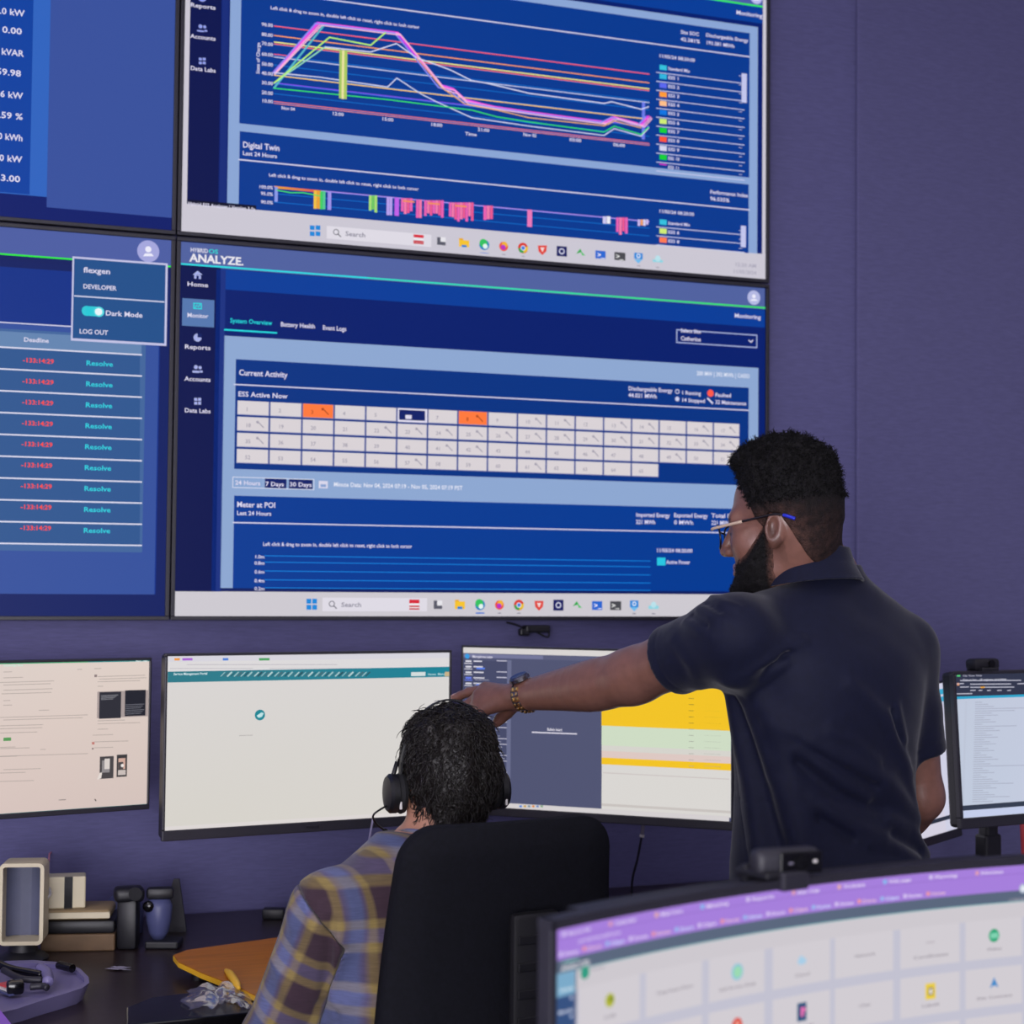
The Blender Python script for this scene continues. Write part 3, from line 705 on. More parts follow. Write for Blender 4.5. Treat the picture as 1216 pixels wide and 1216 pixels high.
s.disc(308.5, 849, 6.4, '#1d8694', 3); s.poly([(304.5, 850), (310, 846), (313, 846.5), (311, 851), (307, 852.5)], '#bfe2e4', 4); s.poly([(304.5, 850), (307, 850.5), (309, 849)], '#e2f2f2', 4.5)
s.line([(284, 873.5), (300, 873)], 0.8, '#b4b0ae', 2)
s.rect(193, 982, 534, 986, '#dcd6d4', 1.5)
s.build(root, ('#d6d2ca', '#d8d4ce', '#d8d5d4', '#d9d5d4'))
c = g['A'] + g['U'] * g['W'] * .5 - g['V'] * (g['H'] - .011) + g['N'] * .0025
mk('maker_badge', box(c, (0.028, 0.001, 0.005), g['R']), 'steel', root)

# wide monitor with the dark page and the yellow table
root, s, g = monitor('wide monitor with a dark chat page beside a yellow banded table', (548, 766), (871.5, 771.5), 3.95, 3.72, 0.005, 0.020, 0.393)
s.rect(549.5, 768, 714, 966, '#505472', 1); s.rectv(560, 767, 775.5, None, None, '#d8d4d2', 2)
s.rectv(560, 775.5, 781, None, 714, '#5c5f7c', 1.5); s.rectv(560, 776.4, 780.6, 551, 645, '#74779a', 1.8)
s.rect(551, 784, 604, 955, '#464a68', 1.4); s.rect(602.5, 784, 606, 942, '#696d8c', 1.6)
s.disc(555, 779.2, 3, '#3a9ae0', 3); s.text('Microphone notes', 561, 781, 585, 3.2, '#e0dcec', 3)
for i in range(26):
    y = 784 + i * 6.6
    if y > 950: break
    cc = '#6a80f0' if i in (3, 7) else '#d8d6e0'
    s.rect(553, y, 560, y + 2.2, cc, 3, 'icon'); s.rect(551.5, y + 3.2, 561, y + 4.4, cc, 3, 'icon')
    w = 10 + (i * 37 % 18)
    s.rect(562.5, y + .3, 562.5 + w, y + 2, '#dcdae6', 3, 'icon')
    if i % 3 != 1: s.rect(590, y, 602, y + 1.4, '#c8c6da', 3, 'icon')
    if i in (1, 4): s.rect(566, y + 2, 576, y + 4.4, '#5a80e8', 4, 'icon')
    if i > 2: s.rect(564, y + 3, 564 + w * 1.3, y + 4, '#c4c2d6', 3, 'icon')
s.text('Bulletin board', 650, 867.5, 667.5, 3.4, '#e0dce8', 3); s.line([(632, 869.5), (685, 871.5)], 1.5, '#d8d4e2', 3)
s.rectv(714, 777.3, 806, 714.5, 868, '#d6d3cf', 2); s.rectv(716, 806, 861.6, 714.5, 868, '#f2c322', 2); s.rectv(716, 861.6, 885, 714.5, 868, '#cedcc4', 2)
s.rectv(716, 885, 891.5, 714.5, 868, '#d5d3cc', 2); s.rectv(716, 891.5, 899.5, 714.5, 868, '#ddc8c2', 2); s.rectv(716, 899.5, 907.5, 714.5, 868, '#f2c322', 2); s.rectv(716, 907.5, 962, 714.5, 868, '#d9d6d2', 2)
for i in range(12):
    y = 829 + i * 7.3
    cc = '#7a6a30' if i < 5 else '#9a9a92'
    s.rect(818, y, 824, y + .8, cc, 3, 'icon'); s.rect(836, y + .4, 856, y + 1.1, cc, 3, 'icon')
s.rectv(716, 917, 918, 716, 866, '#c9c0be', 3); s.rectv(716, 954, 957, 714.5, 868, '#c8c2be', 3)
s.rectv(600, 953.5, 961, None, 866, '#d4cfd0', 2.6)
for i, c in enumerate(('#4a80d0', '#c8a050', '#7a90a0', '#d88a40', '#6a8ac0', '#88a888')): s.rectv(618 + i * 5, 956.2, 958.6, 617 + i * 5, 620 + i * 5, c, 3.5, 'icon')
s.build(root, '#4c4f6c')

# smaller monitor at the far end of the desk
root, s, g = monitor('smaller monitor with a cream page, teal bars and two dark photos', (-3, 784.2), (180.5, 778), 3.42, 3.6, 0.006, 0.011, 0.322, W=0.54, shift=1)
s.rectv(100, 780.5, 786.8, None, None, '#3fa070', 1); s.rectv(100, 780.5, 786.8, 105, None, '#2a8a8c', 1.3); s.rectv(100, 779, 781.5, None, 60, '#9a8a70', 1.6)
s.text('Knowledge Base', 4, 791.5, 27, 2.8, '#c8e8d8', 3); s.text('Menu  New', 161, 785.8, 175, 2.6, '#d8ecec', 3)
s.rectv(100, 959.6, 964.5, None, None, '#27888a', 1)
for x0, x1, y in ((4, 14, 798), (4, 27, 805), (0, 64, 810.5), (4, 60, 813.5), (4, 62, 819.6), (2, 61, 824), (4, 12, 832), (4, 14, 837.5), (46, 58, 843.5), (0, 104, 852), (4, 98, 855), (0, 51, 862), (0, 50, 865.5), (0, 44, 870.5), (0, 18, 887.5), (0, 35, 889), (0, 20, 898.5), (0, 104, 898), (4, 48, 914), (0, 30, 918), (0, 40, 928),
                  (116, 172, 803.5), (118, 174, 806.5), (116, 166, 809.6), (116, 122, 815), (116, 148, 856), (116, 166, 859.5), (116, 128, 866), (110, 134, 873), (112, 152, 881), (112, 134, 888), (48, 54, 890), (112, 120, 794), (92, 97, 795)):
    s.line([(x0, y), (x1, y - (x1 - x0) * .03)], 0.75, '#b0a49e', 2)
s.rect(4, 876, 13, 879.6, '#5a9a5a', 3, 'icon'); s.rect(112, 801, 115, 804, '#8a7a7a', 3, 'icon'); s.rect(109, 881, 112, 884, '#c07a72', 3, 'icon'); s.rect(109, 888, 111, 890, '#8a7a7a', 3, 'icon')
s.rect(115.5, 821.3, 175.5, 850.5, '#a89a98', 1.6); s.rect(118, 822, 143.3, 852.6, '#2f2f38', 2); s.rect(148.5, 819.8, 172.5, 849.6, '#24252f', 2)
for i in range(4): s.line([(120, 826 + i * 1.6), (140 - i * 2, 825.2 + i * 1.6)], .7, '#85858c', 3)
for i in range(6): s.line([(149, 837 + i * 2.2), (171 - (i % 3) * 2, 836 + i * 2.2)], .7, '#70707a', 3)
s.rect(118.5, 898.5, 134.5, 924, '#4a4648', 2); s.rect(121, 903, 130, 917, '#8f8a8c', 3, 'icon'); s.rect(124, 901, 130, 913, '#d8cfca', 4, 'icon'); s.poly([(118, 918), (121, 917), (120, 924), (115, 926)], '#e2d8d2', 4)
s.rect(138.7, 896.3, 150.5, 922, '#3c3a3c', 2); s.rect(140.5, 900.5, 148.5, 913, '#cfa89a', 3, 'icon'); s.rect(140.5, 905, 146, 913, '#4c484a', 4, 'icon'); s.rect(140, 914.5, 149, 920, '#c9bdb8', 3, 'icon'); s.disc(145, 909, 2, '#eae2de', 5)
s.line([(70, 950), (78, 949.5)], .9, '#8a807c', 2); s.line([(112.5, 949), (114, 951)], 1.2, '#403c3c', 2)
s.build(root, ('#d8c4be', '#d4c2bb', '#decfc6', '#dccfc9'))

# two monitors at the next place along the desk, half hidden by the standing man
def desk_stand(root, g, x_off):
    g = dict(g); g['R'] = np.stack([g['U'], np.cross(UP0, g['U']), UP0], 1)
    c = g['A'] + g['U'] * (g['W'] / 2 + x_off) - g['V'] * g['H'] * 0.75 - g['N'] * 0.05
    mk('stand_post', box((c[0], c[1], (DZ + 0.014 + c[2]) / 2), (0.036, 0.03, c[2] - DZ - 0.014), g['R'] * 1.0, 0.006), 'black_plastic', root)
    mk('stand_clip', box((c[0], c[1], DZ + 0.17), (0.05, 0.036, 0.09), g['R'], 0.006), 'black_plastic', root)
    mk('stand_foot', box((c[0], c[1], DZ + 0.007), (0.22, 0.17, 0.014), g['R'], 0.004), 'black_plastic', root)
root, s, g = monitor('monitor turned away with cyan bars and pink figures, half hidden behind the standing man', (1040, 817), (1124.5, 803.5), 3.72, 4.05, 0.006, 0.02, 0.37, tilt=0.10, wall_arm=False, group='monitors at the next place')
s.rect(1040, 800, 1124, 990, '#d4d0e0', 1)
s.rectv(1115, 818.5, 825, None, None, '#38aad0', 2); s.rectv(1115, 827.5, 833.5, None, None, '#38aad0', 2)
for i in range(24):
    y = 838 + i * 4.1
    if 10 < i < 14 : continue
    for x in (1112 - i * .25, 1116.5 - i * .25): s.rect(x, y, x + 2.6, y + 2.4, '#d8a8bc', 2, 'icon')
s.rectv(1105, 974, 979, None, None, '#2a3040', 2)
s.build(root, '#cfd0e4'); desk_stand(root, g, -0.08)

root, s, g = monitor('monitor with a page of grey text rows under a dark toolbar, webcam on top', (1131, 797), (1300, 797.5), 3.72, 3.93, 0.0085, 0.024, 0.345, tilt=0.075, wall_arm=False, group='monitors at the next place')
s.rectv(1160, 799, 826.5, None, None, '#30354a', 1); s.rectv(1160, 826.5, 829.5, None, None, '#2ea4cc', 2)
s.rectv(1160, 955.5, 961.5, None, None, '#343c4e', 1); s.rectv(1160, 961.5, 970, None, None, '#c4cdea', 1)
s.rect(1136, 801.5, 1140, 803.5, '#58c878', 3, 'icon'); s.text('Ticket list - all regions overview', 1143, 809, 1195, 2.6, '#c8c8d6', 3); s.text('File View Help', 1143, 803.6, 1166, 2.2, '#a8a8ba', 3)
for i, (x0, x1, y) in enumerate(((1136, 1144, 812), (1152, 1200, 812.5), (1140, 1150, 816), (1152, 1204, 816.2), (1208, 1216, 812), (1152, 1158, 820), (1162, 1166, 820), (1172, 1176, 820), (1184, 1189, 820), (1135, 1154, 824), (1196, 1200, 820), (1140, 1212, 808.2))):
    s.line([(x0, y), (x1, y - .3)], 1.2, '#b8b8ca', 3, 'icon')
s.rect(1136, 811, 1139, 814, '#e09a70', 3, 'icon'); s.rect(1164, 815.4, 1169, 817, '#e0a040', 3.4, 'icon')
for i in range(46):
    y = 834 + i * 2.62
    w = 8 + (i * 53 % 23) + (34 if i in (3, 4, 11, 29, 37, 43) else 0)
    x = 1158 - (y - 834) * .03
    s.line([(x, y), (min(x + w, 1290), y - w * .02)], 0.7, '#a2a6ba', 2); s.line([(x - 12, y), (x - 10, y)], 0.6, '#b4b8ca', 2)
for i in range(60): s.rect(1133.6 - i * .14, 830 + i * 2.1, 1135.4 - i * .14, 831.2 + i * 2.1, '#70758a', 3, 'icon')
s.build(root, ('#c0cadc', '#c8cbe0', '#c4c9de', '#c0c8da')); desk_stand(root, g, -0.085)
c = g['A'] + g['U'] * 0.075 + g['V'] * 0.014 - g['N'] * 0.005
root = empty('webcam', g['A'] + g['U'] * 0.09, 'small black webcam perched on the monitor with grey text rows', 'webcam')
mk('camera_body', box(c + g['U'] * 0.02, (0.075, 0.035, 0.026), g['R'], 0.008), 'black_plastic', root, smooth=40)
mk('clip', box(c + g['U'] * 0.02 - g['V'] * 0.012, (0.05, 0.05, 0.008), g['R'], 0.002), 'black_plastic', root)
cc = c + g['U'] * 0.03 + g['N'] * 0.017; mk('lens', cyl(cc, cc + g['N'] * 0.003, 0.009), 'black_metal', root)

# ------------------------------------------------------------------ cables
mat('cable_clear', '#9a96b8', 0.35, noise=(20, 0.05))
def cable(name, pts, r, m, label, cat='cable'):
    v = tube(bez(pts), r, 8)
    return tag(mk(name, v, m, smooth=True), label, cat)
root = empty('network_cable', P(738, 1060, 4.0), 'thin grey cable with a pale plug hanging below the yellow table monitor', 'cable')
a, b = P(764.5, 972, 3.86), P(762.5, 991, 3.87)
mk('cable_sleeve', tube([a, b], 0.0045, 10), 'cable_grey', root, smooth=60)
mk('plug_ring', tube([b, P(762, 994, 3.87)], 0.0058, 12), 'white_plastic', root, smooth=60)
pw = P(750, 1058, 4.0); pw[2] = DZ + 0.004
mk('cord', tube(bez([b, P(757, 1020, 3.9), P(751, 1045, 3.95), pw]), 0.0028, 8), 'dark_plastic', root, smooth=True)
a = P(443, 972, 3.62)
e = P(434, 1050, 3.7)
cable('hanging_cable', [a, P(438, 1000, 3.63), P(435, 1020, 3.65), e, np.array([e[0], e[1], DZ + 0.003])], 0.0024, 'cable_clear', 'thin pale cable hanging below the blank white monitor beside the headset microphone')
# small ribbed black hub lying at the back of the desk
c = P(752, 1066, 4.0); c[2] = DZ
root = empty('cable_tray', c, 'flat ribbed black tray at the back of the desk beside the chair', 'tray')
mk('tray_body', box(c + (0, 0, 0.006), (0.16, 0.07, 0.012), rotz(-0.1), 0.003), 'black_plastic', root)
for i in range(5): mk('rib', box(c + (0, -0.026 + i * 0.013, 0.014), (0.15, 0.004, 0.005), rotz(-0.1)), 'black_plastic', root)
# ------------------------------------------------------------------ things lying on the desk
def onz(px, py, z):
    r = (px - 608) / FPX * RIGHT + (608 - py) / FPX * UP + FWD
    return CAM + (z - CAM[2]) / r[2] * r
mat('cream_plastic', '#cfc4a6', 0.45, noise=(15, 0.06)); mat('tan_card', '#9a8460', 0.6, noise=(25, 0.12)); mat('brown_card', '#6a5238', 0.6, noise=(25, 0.15))
mat('recess_grey', '#565a72', 0.55, noise=(20, 0.08)); mat('lavender_plastic', '#77709c', 0.42, noise=(12, 0.05)); mat('slate_plastic', '#4a4f78', 0.45, noise=(12, 0.05))
mat('orange_wood', '#b46c14', 0.38, noise=(7, 0.16, (1, 9, 1)), bump=(30, 0.05)); mat('yellow_edge', '#eab42a', 0.4, noise=(15, 0.05)); mat('gloss_black', '#07070a', 0.16, noise=(15, 0.05))
mat('purple_card', '#9a60d8', 0.5, noise=(15, 0.04)); mat('red_plastic', '#c8484e', 0.4, noise=(15, 0.05)); mat('pink_wire', '#c07a90', 0.5, noise=(15, 0.05))
mat('film', '#8a8aa8', 0.15, trans=0.55, alpha=0.55, noise=(15, 0.05))
Rc = np.stack([RIGHT0, FWD0, UP0], 1)

def rim(c, R, w, h, dep, t, rad, n=6):
    """open rounded rectangular frame, opening along local -y"""
    def loop(w, h, r):
        out = []
        for cx, cz, a0 in ((w / 2 - r, h / 2 - r, 0), (-w / 2 + r, h / 2 - r, 90), (-w / 2 + r, -h / 2 + r, 180), (w / 2 - r, -h / 2 + r, 270)):
            for k in range(n + 1):
                a = math.radians(a0 + 90 * k / n); out.append((cx + r * math.cos(a), cz + r * math.sin(a)))
        return out
    o, i_ = loop(w, h, rad), loop(w - 2 * t, h - 2 * t, max(rad - t, .003)); m = len(o)
    V = [(x, -dep / 2, z) for x, z in o] + [(x, dep / 2, z) for x, z in o] + [(x, -dep / 2, z) for x, z in i_] + [(x, dep / 2, z) for x, z in i_]
    F = []
    for k in range(m):
        j = (k + 1) % m
        F += [[k, m + k, m + j, j], [2 * m + k, 2 * m + j, 3 * m + j, 3 * m + k], [k, j, 2 * m + j, 2 * m + k], [m + k, 3 * m + k, 3 * m + j, m + j]]
    return np.array(V) @ np.asarray(R).T + np.asarray(c), F

# upright pale speaker with hollow grey front
b = onz(27, 1140, DZ); R = Rc @ rotz(0.12)
root = empty('desk_speaker', b, 'upright cream framed speaker with a hollow grey front on a black foot', 'speaker')
c = b + (0, 0, 0.118)
mk('shell', rim(c, R, 0.088, 0.163, 0.07, 0.0075, 0.012), 'cream_plastic', root, smooth=40)
V, F = [], []
for k in range(13):
    a = math.pi * k / 12; 
    for z in (-0.073, 0.073): V.append((0.038 * math.cos(a), 0.002 + 0.028 * math.sin(a), z))
F = [[2 * k, 2 * k + 2, 2 * k + 3, 2 * k + 1] for k in range(12)]
mk('grille', (np.array(V) @ R.T + c, F), 'recess_grey', root, smooth=True)
mk('back_plate', box(c + R @ (0, 0.031, 0), (0.084, 0.004, 0.155), R), 'recess_grey', root)
mk('foot', lathe([(0.05, 0), (0.052, 0.006), (0.046, 0.012), (0.03, 0.02), (0.026, 0.036)], b), 'black_plastic', root, smooth=40)
# stack: brown box, dark case, tan book, small cream box with a black band
b0 = onz(97, 1122, DZ); Rb = Rc @ rotz(0.12)
tag(mk('storage_box', box(b0 + (0, 0, 0.0175), (0.15, 0.13, 0.035), Rb, 0.003), 'brown_card'), 'flat brown cardboard box at the bottom of the desk stack', 'box')
tag(mk('hard_case', box(b0 + Rb @ (0.0, 0.0, 0.0485), (0.148, 0.12, 0.027), Rb, 0.006), 'black_plastic', smooth=40), 'black hard case lying between the tan book and the brown box', 'case')
root = empty('book', b0 + (0, 0, 0.0622), 'tan book with rounded edges lying under the small cream box', 'book')
mk('cover', box(b0 + Rb @ (-0.004, 0, 0.0725), (0.136, 0.11, 0.02), Rb, 0.008, 3), 'tan_card', root, smooth=40)
mk('pages', box(b0 + Rb @ (0.0, -0.004, 0.0725), (0.126, 0.108, 0.012), Rb), 'cream_plastic', root)
b = b0 + Rb @ (-0.032, -0.01, 0.0828)
root = empty('cream_box', b, 'small cream box with a vertical black band on top of the stack', 'box')
Rt = Rc @ rotz(0.25)
mk('box_body', box(b + (0, 0, 0.033), (0.078, 0.05, 0.066), Rt, 0.003), 'cream_plastic', root)
mk('band', box(b + Rt @ (0.004, 0, 0.0325), (0.017, 0.0516, 0.0665), Rt), 'gloss_black', root)
w0 = onz(24, 1140, DZ) + (0.05, 0.01, 0.12)
cable('short_wire', [w0, w0 + (0.01, 0.03, 0.004), b + Rt @ (-0.042, 0, 0.05)], 0.004, 'white_plastic', 'short white lead between the cream speaker and the cream box', 'wire')
a = onz(40, 1120, DZ); q = P(58, 1022, 3.8); q2 = P(63, 1003, 3.85)
cable('pink_wire', [np.array([q[0], q[1], DZ + .002]), q, P(60.5, 1012, 3.82), q2], 0.0018, 'pink_wire', 'thin pink wire rising behind the cream box', 'wire')
# dark gadgets beside the stack
b = onz(152, 1126, DZ)
root = empty('desk_camera', b, 'black desk camera on a square stem beside the stack', 'camera')
mk('stem', box(b + (0, 0, 0.052), (0.042, 0.042, 0.104), Rc, 0.008), 'black_plastic', root, smooth=40)
mk('camera_head', box(b + (0.0, 0, 0.113), (0.062, 0.05, 0.03), Rc @ rotz(0.3), 0.01, 3), 'black_plastic', root, smooth=40)
mk('eyepiece', cyl(b + Rc @ (0.02, -0.03, 0.118), b + Rc @ (0.02, -0.02, 0.118), 0.014), 'black_metal', root, smooth=40)
b = onz(137, 1116, DZ) + FWD0 * .08
tag(mk('mouse', (lathe([(0.001, 0.088), (0.02, 0.085), (0.036, 0.07), (0.042, 0.045), (0.04, 0.0)][::-1], b)), 'slate_plastic', smooth=True), 'rounded slate blue cover beside the tan book', 'cover')
b = onz(188, 1124, DZ)
root = empty('trigger_bottle', b, 'slate tapered spray bottle with a black head on a black base', 'bottle')
mk('bottle_body', lathe([(0.012, 0.016), (0.02, 0.03), (0.026, 0.055), (0.028, 0.085), (0.022, 0.1)], b + (0, 0, 0), n=20), 'slate_plastic', root, smooth=True)
mk('spray_head', box(b + (0.002, 0, 0.112), (0.056, 0.03, 0.024), Rc @ rotz(0.2), 0.007), 'black_plastic', root, smooth=40)
mk('ring_handle', lathe([(0.009, -0.004), (0.012, 0), (0.009, 0.004)], b + Rc @ (-0.017, -0.026, 0.088), Rc @ np.array([[1, 0, 0], [0, 0, -1], [0, 1, 0.]]), 16), 'gloss_black', root, smooth=True)
mk('base', box(b + Rc @ (0.012, 0, 0.008), (0.07, 0.06, 0.016), Rc, 0.004), 'black_plastic', root)
b = onz(200, 1112, DZ) + FWD0 * 0.05
tag(mk('shadow_sheet', prism([(-0.035, 0), (0.03, 0), (0.012, 0.115), (0.0, 0.115)], -0.004, 0.004, Rc @ np.array([[1, 0, 0], [0, 0, 1], [0, 1, 0.]]), b), 'dark_plastic'), 'dark pointed sheet standing in for the shadow behind the spray bottle', 'card')  # solid dark sheet shaped as the triangular shadow here
# raised orange board
zt = DZ + 0.034
pl = [onz(206, 1134, zt), onz(222, 1128, zt), onz(330, 1113, zt), onz(420, 1108, zt), onz(420, 1230, zt), onz(330, 1195, zt), onz(284, 1172, zt), onz(240, 1155, zt), onz(212, 1142, zt)]
ctr = np.mean(pl, 0)
root = empty('wooden_riser', (ctr[0], ctr[1], DZ), 'raised orange wooden board with a bright yellow edge beside the seated man', 'riser')
pp = [(q[0], q[1]) for q in pl][::-1]
mk('board', prism(pp, zt - 0.004, zt), 'orange_wood', root)
mk('edge_band', prism([(ctr[0] + (x - ctr[0]) * 1.006, ctr[1] + (y - ctr[1]) * 1.006) for x, y in pp], zt - 0.0115, zt - 0.002, bevel=0.001), 'yellow_edge', root)
for q in (onz(235, 1142, zt), onz(330, 1130, zt),):
    mk('foot', cyl((q[0], q[1], DZ), (q[0], q[1], zt - 0.011), 0.012), 'black_plastic', root)
a, e = onz(268, 1152, zt + 0.004), onz(284, 1174, zt + 0.004)
tag(mk('marker_pen', tube(bez([a, a * .65 + e * .35 + (0, 0, .004), a * .3 + e * .7 + (0, 0, 0.003), e]), [0.003] + [0.0075] * 0 + list(np.interp(np.linspace(0, 1, len(bez([a, a, a, e])) - 1), [0, .3, .8, 1], [0.004, 0.0075, 0.0075, 0.003])), 12), 'yellow_edge', smooth=True), 'short yellow marker lying across the edge of the orange board', 'marker')
# black slab and crumpled film in front of it
c = onz(214, 1205, DZ)
pl = [onz(150, 1196, DZ + .02), onz(180, 1184, DZ + .02), onz(292, 1170, DZ + .02), onz(330, 1172, DZ + .02), onz(330, 1199, DZ + .02), onz(150, 1217, DZ + .02)]
tag(mk('laptop', prism([(q[0], q[1]) for q in pl][::-1], DZ, DZ + 0.02, bevel=0.003), 'gloss_black'), 'closed glossy black laptop lying in front of the orange board', 'laptop')
def crumple(cx, cy, w, h, amp, z0):
    nx, ny = 26, 16; V = []; F = []
    for j in range(ny):
        for i in range(nx):
            u, v = i / (nx - 1), j / (ny - 1)
            q = onz(cx + (u - .5) * w + 6 * math.sin(9 * v), cy + (v - .5) * h, z0)
            zz = amp * (abs(math.sin(7 * u + 4 * v)) + .7 * abs(math.sin(13 * u - 9 * v + 1)) + .5 * random.random()) * math.sin(math.pi * min(max(u, .04), .96))
            V.append(q + (0, 0, 0.0015 + zz))
    F = [[j * nx + i, j * nx + i + 1, (j + 1) * nx + i + 1, (j + 1) * nx + i] for j in range(ny - 1) for i in range(nx - 1)]
    return np.array(V), F
tag(mk('plastic_wrap', crumple(262, 1190, 84, 24, 0.011, DZ + 0.021), 'film', smooth=50), 'crumpled clear plastic wrap on the black laptop', 'wrap')
tag(mk('paper_scrap', crumple(140, 1151, 20, 4, 0.001, DZ + 0.001), 'cable_grey', smooth=50), 'small pale paper scrap on the dark desk near the stack', 'paper')
c = P(325, 1086, 3.95); c = onz(325, 1091, DZ)
tag(mk('power_brick', box(c + (0, 0, 0.012), (0.05, 0.03, 0.024), Rc, 0.004), 'black_plastic', smooth=40), 'small black power brick at the back of the desk by the wall', 'adapter')
# lavender tray with dark straps
zt = DZ + 0.032
out = [(-40, 1150), (8, 1141), (40, 1140), (75, 1143), (95, 1150), (105, 1160), (106, 1167), (98, 1173), (80, 1179), (50, 1188), (20, 1198), (-40, 1212)]
pl = [onz(x, y, zt) for x, y in out]; ctr = np.mean(pl, 0)
root = empty('desk_tray', (ctr[0], ctr[1], DZ), 'rounded lavender tray holding black straps at the near end of the desk', 'tray')
pp = [(q[0], q[1]) for q in pl][::-1]
bot = [(ctr[0] + (x - ctr[0]) * .86, ctr[1] + (y - ctr[1]) * .8) for x, y in pp]
inn = [(ctr[0] + (x - ctr[0]) * .9, ctr[1] + (y - ctr[1]) * .86) for x, y in pp]
n = len(pp)
V = [(x, y, DZ) for x, y in bot] + [(x, y, zt) for x, y in pp] + [(x, y, zt) for x, y in inn] + [(x, y, zt - 0.008) for x, y in inn]
F = [list(range(n))[::-1]] + [[k + o * n, (k + 1) % n + o * n, (k + 1) % n + (o + 1) * n, k + (o + 1) * n] for o in range(3) for k in range(n)] + [[3 * n + k for k in range(n)]]
mk('tray_body', (np.array(V), F), 'lavender_plastic', root, smooth=35)
def strap(pts, r, m, nm='strap', par=None): mk(nm, tube(bez([onz(x, y, z) for x, y, z in pts]), r, 10), m, par or root, smooth=True)
r2 = empty('headset', onz(25, 1160, zt), 'black headset with a lavender yoke lying on the lavender tray', 'headset')
strap([(-10, 1140, zt + .02), (10, 1150, zt + .012), (38, 1156, zt + .01), (50, 1158, zt + .01)], 0.008, 'gloss_black', 'headband', r2)
strap([(4, 1152, zt + .014), (25, 1162, zt + .012), (50, 1164, zt + .01)], 0.006, 'dark_plastic', 'inner_band', r2)
strap([(48, 1150, zt + .014), (56, 1156, zt + .014), (57, 1166, zt + .012)], 0.010, 'lavender_plastic', 'yoke', r2)
strap([(36, 1172, zt + .005), (50, 1171, zt + .006), (56, 1173, zt + .005)], 0.006, 'dark_plastic', 'ear_pad', r2)
mk('ear_cup', box(onz(18, 1172, zt + .01), (0.03, 0.03, 0.025), Rc @ rotz(.4), .007), 'gloss_black', r2, smooth=40)
tag(mk('pen_cap', tube([onz(70, 1146, zt + .006), onz(86, 1150, zt + .006)], 0.008, 12), 'gloss_black', smooth=50), 'short black cap lying on the far rim of the lavender tray', 'cap')
root = empty('card_stack', onz(10, 1180, zt), 'little stack of white, red and blue edged cards on the lavender tray', 'cards')
for i, m_ in enumerate(('slate_plastic', 'white_plastic', 'red_plastic')):
    mk('card', box(onz(10, 1181 - i * 1.6, zt - .004) + (0, 0, .004 + .004 * i), (0.042, 0.02, 0.0034), Rc @ rotz(-0.75)), m_, root)
# purple slab standing in for the corner of another near monitor
pl = [onz(-34, 1172, DZ + .042), onz(0, 1199, DZ + .042), onz(18, 1222, DZ + .042), onz(-34, 1224, DZ + .042)]
root = empty('purple_slab', (pl[1][0], pl[1][1], DZ + .033), 'bright purple slab standing in for a monitor corner, lying over the near corner of the lavender tray', 'folder')
mk('cover', prism([(q[0], q[1]) for q in pl][::-1], DZ + .0395, DZ + .042), 'purple_card', root)
mk('under_layer', prism([(q[0] - .004, q[1]) for q in pl][::-1], DZ + .033, DZ + .0395), 'white_plastic', root)
# red tumbler at the edge of the picture
c = onz(1225, 1092, DZ)
root = empty('tumbler', c, 'red tumbler standing before the monitor with grey text rows', 'tumbler')
zt_ = P(1212, 968, project(c)[2])[2] - DZ
rr = 2000 / project(c)[2]
mk('cup', lathe([(0.02, 0), (0.022, 0.004), (13 / rr * .85, zt_ * .5), (13.5 / rr, zt_ * .97), (13.5 / rr, zt_)], c), 'red_plastic', root, smooth=30)
mk('lid', lathe([(13 / rr, zt_), (12 / rr, zt_ + .003), (0.005, zt_ + .004)], c), 'red_plastic', root, smooth=30)

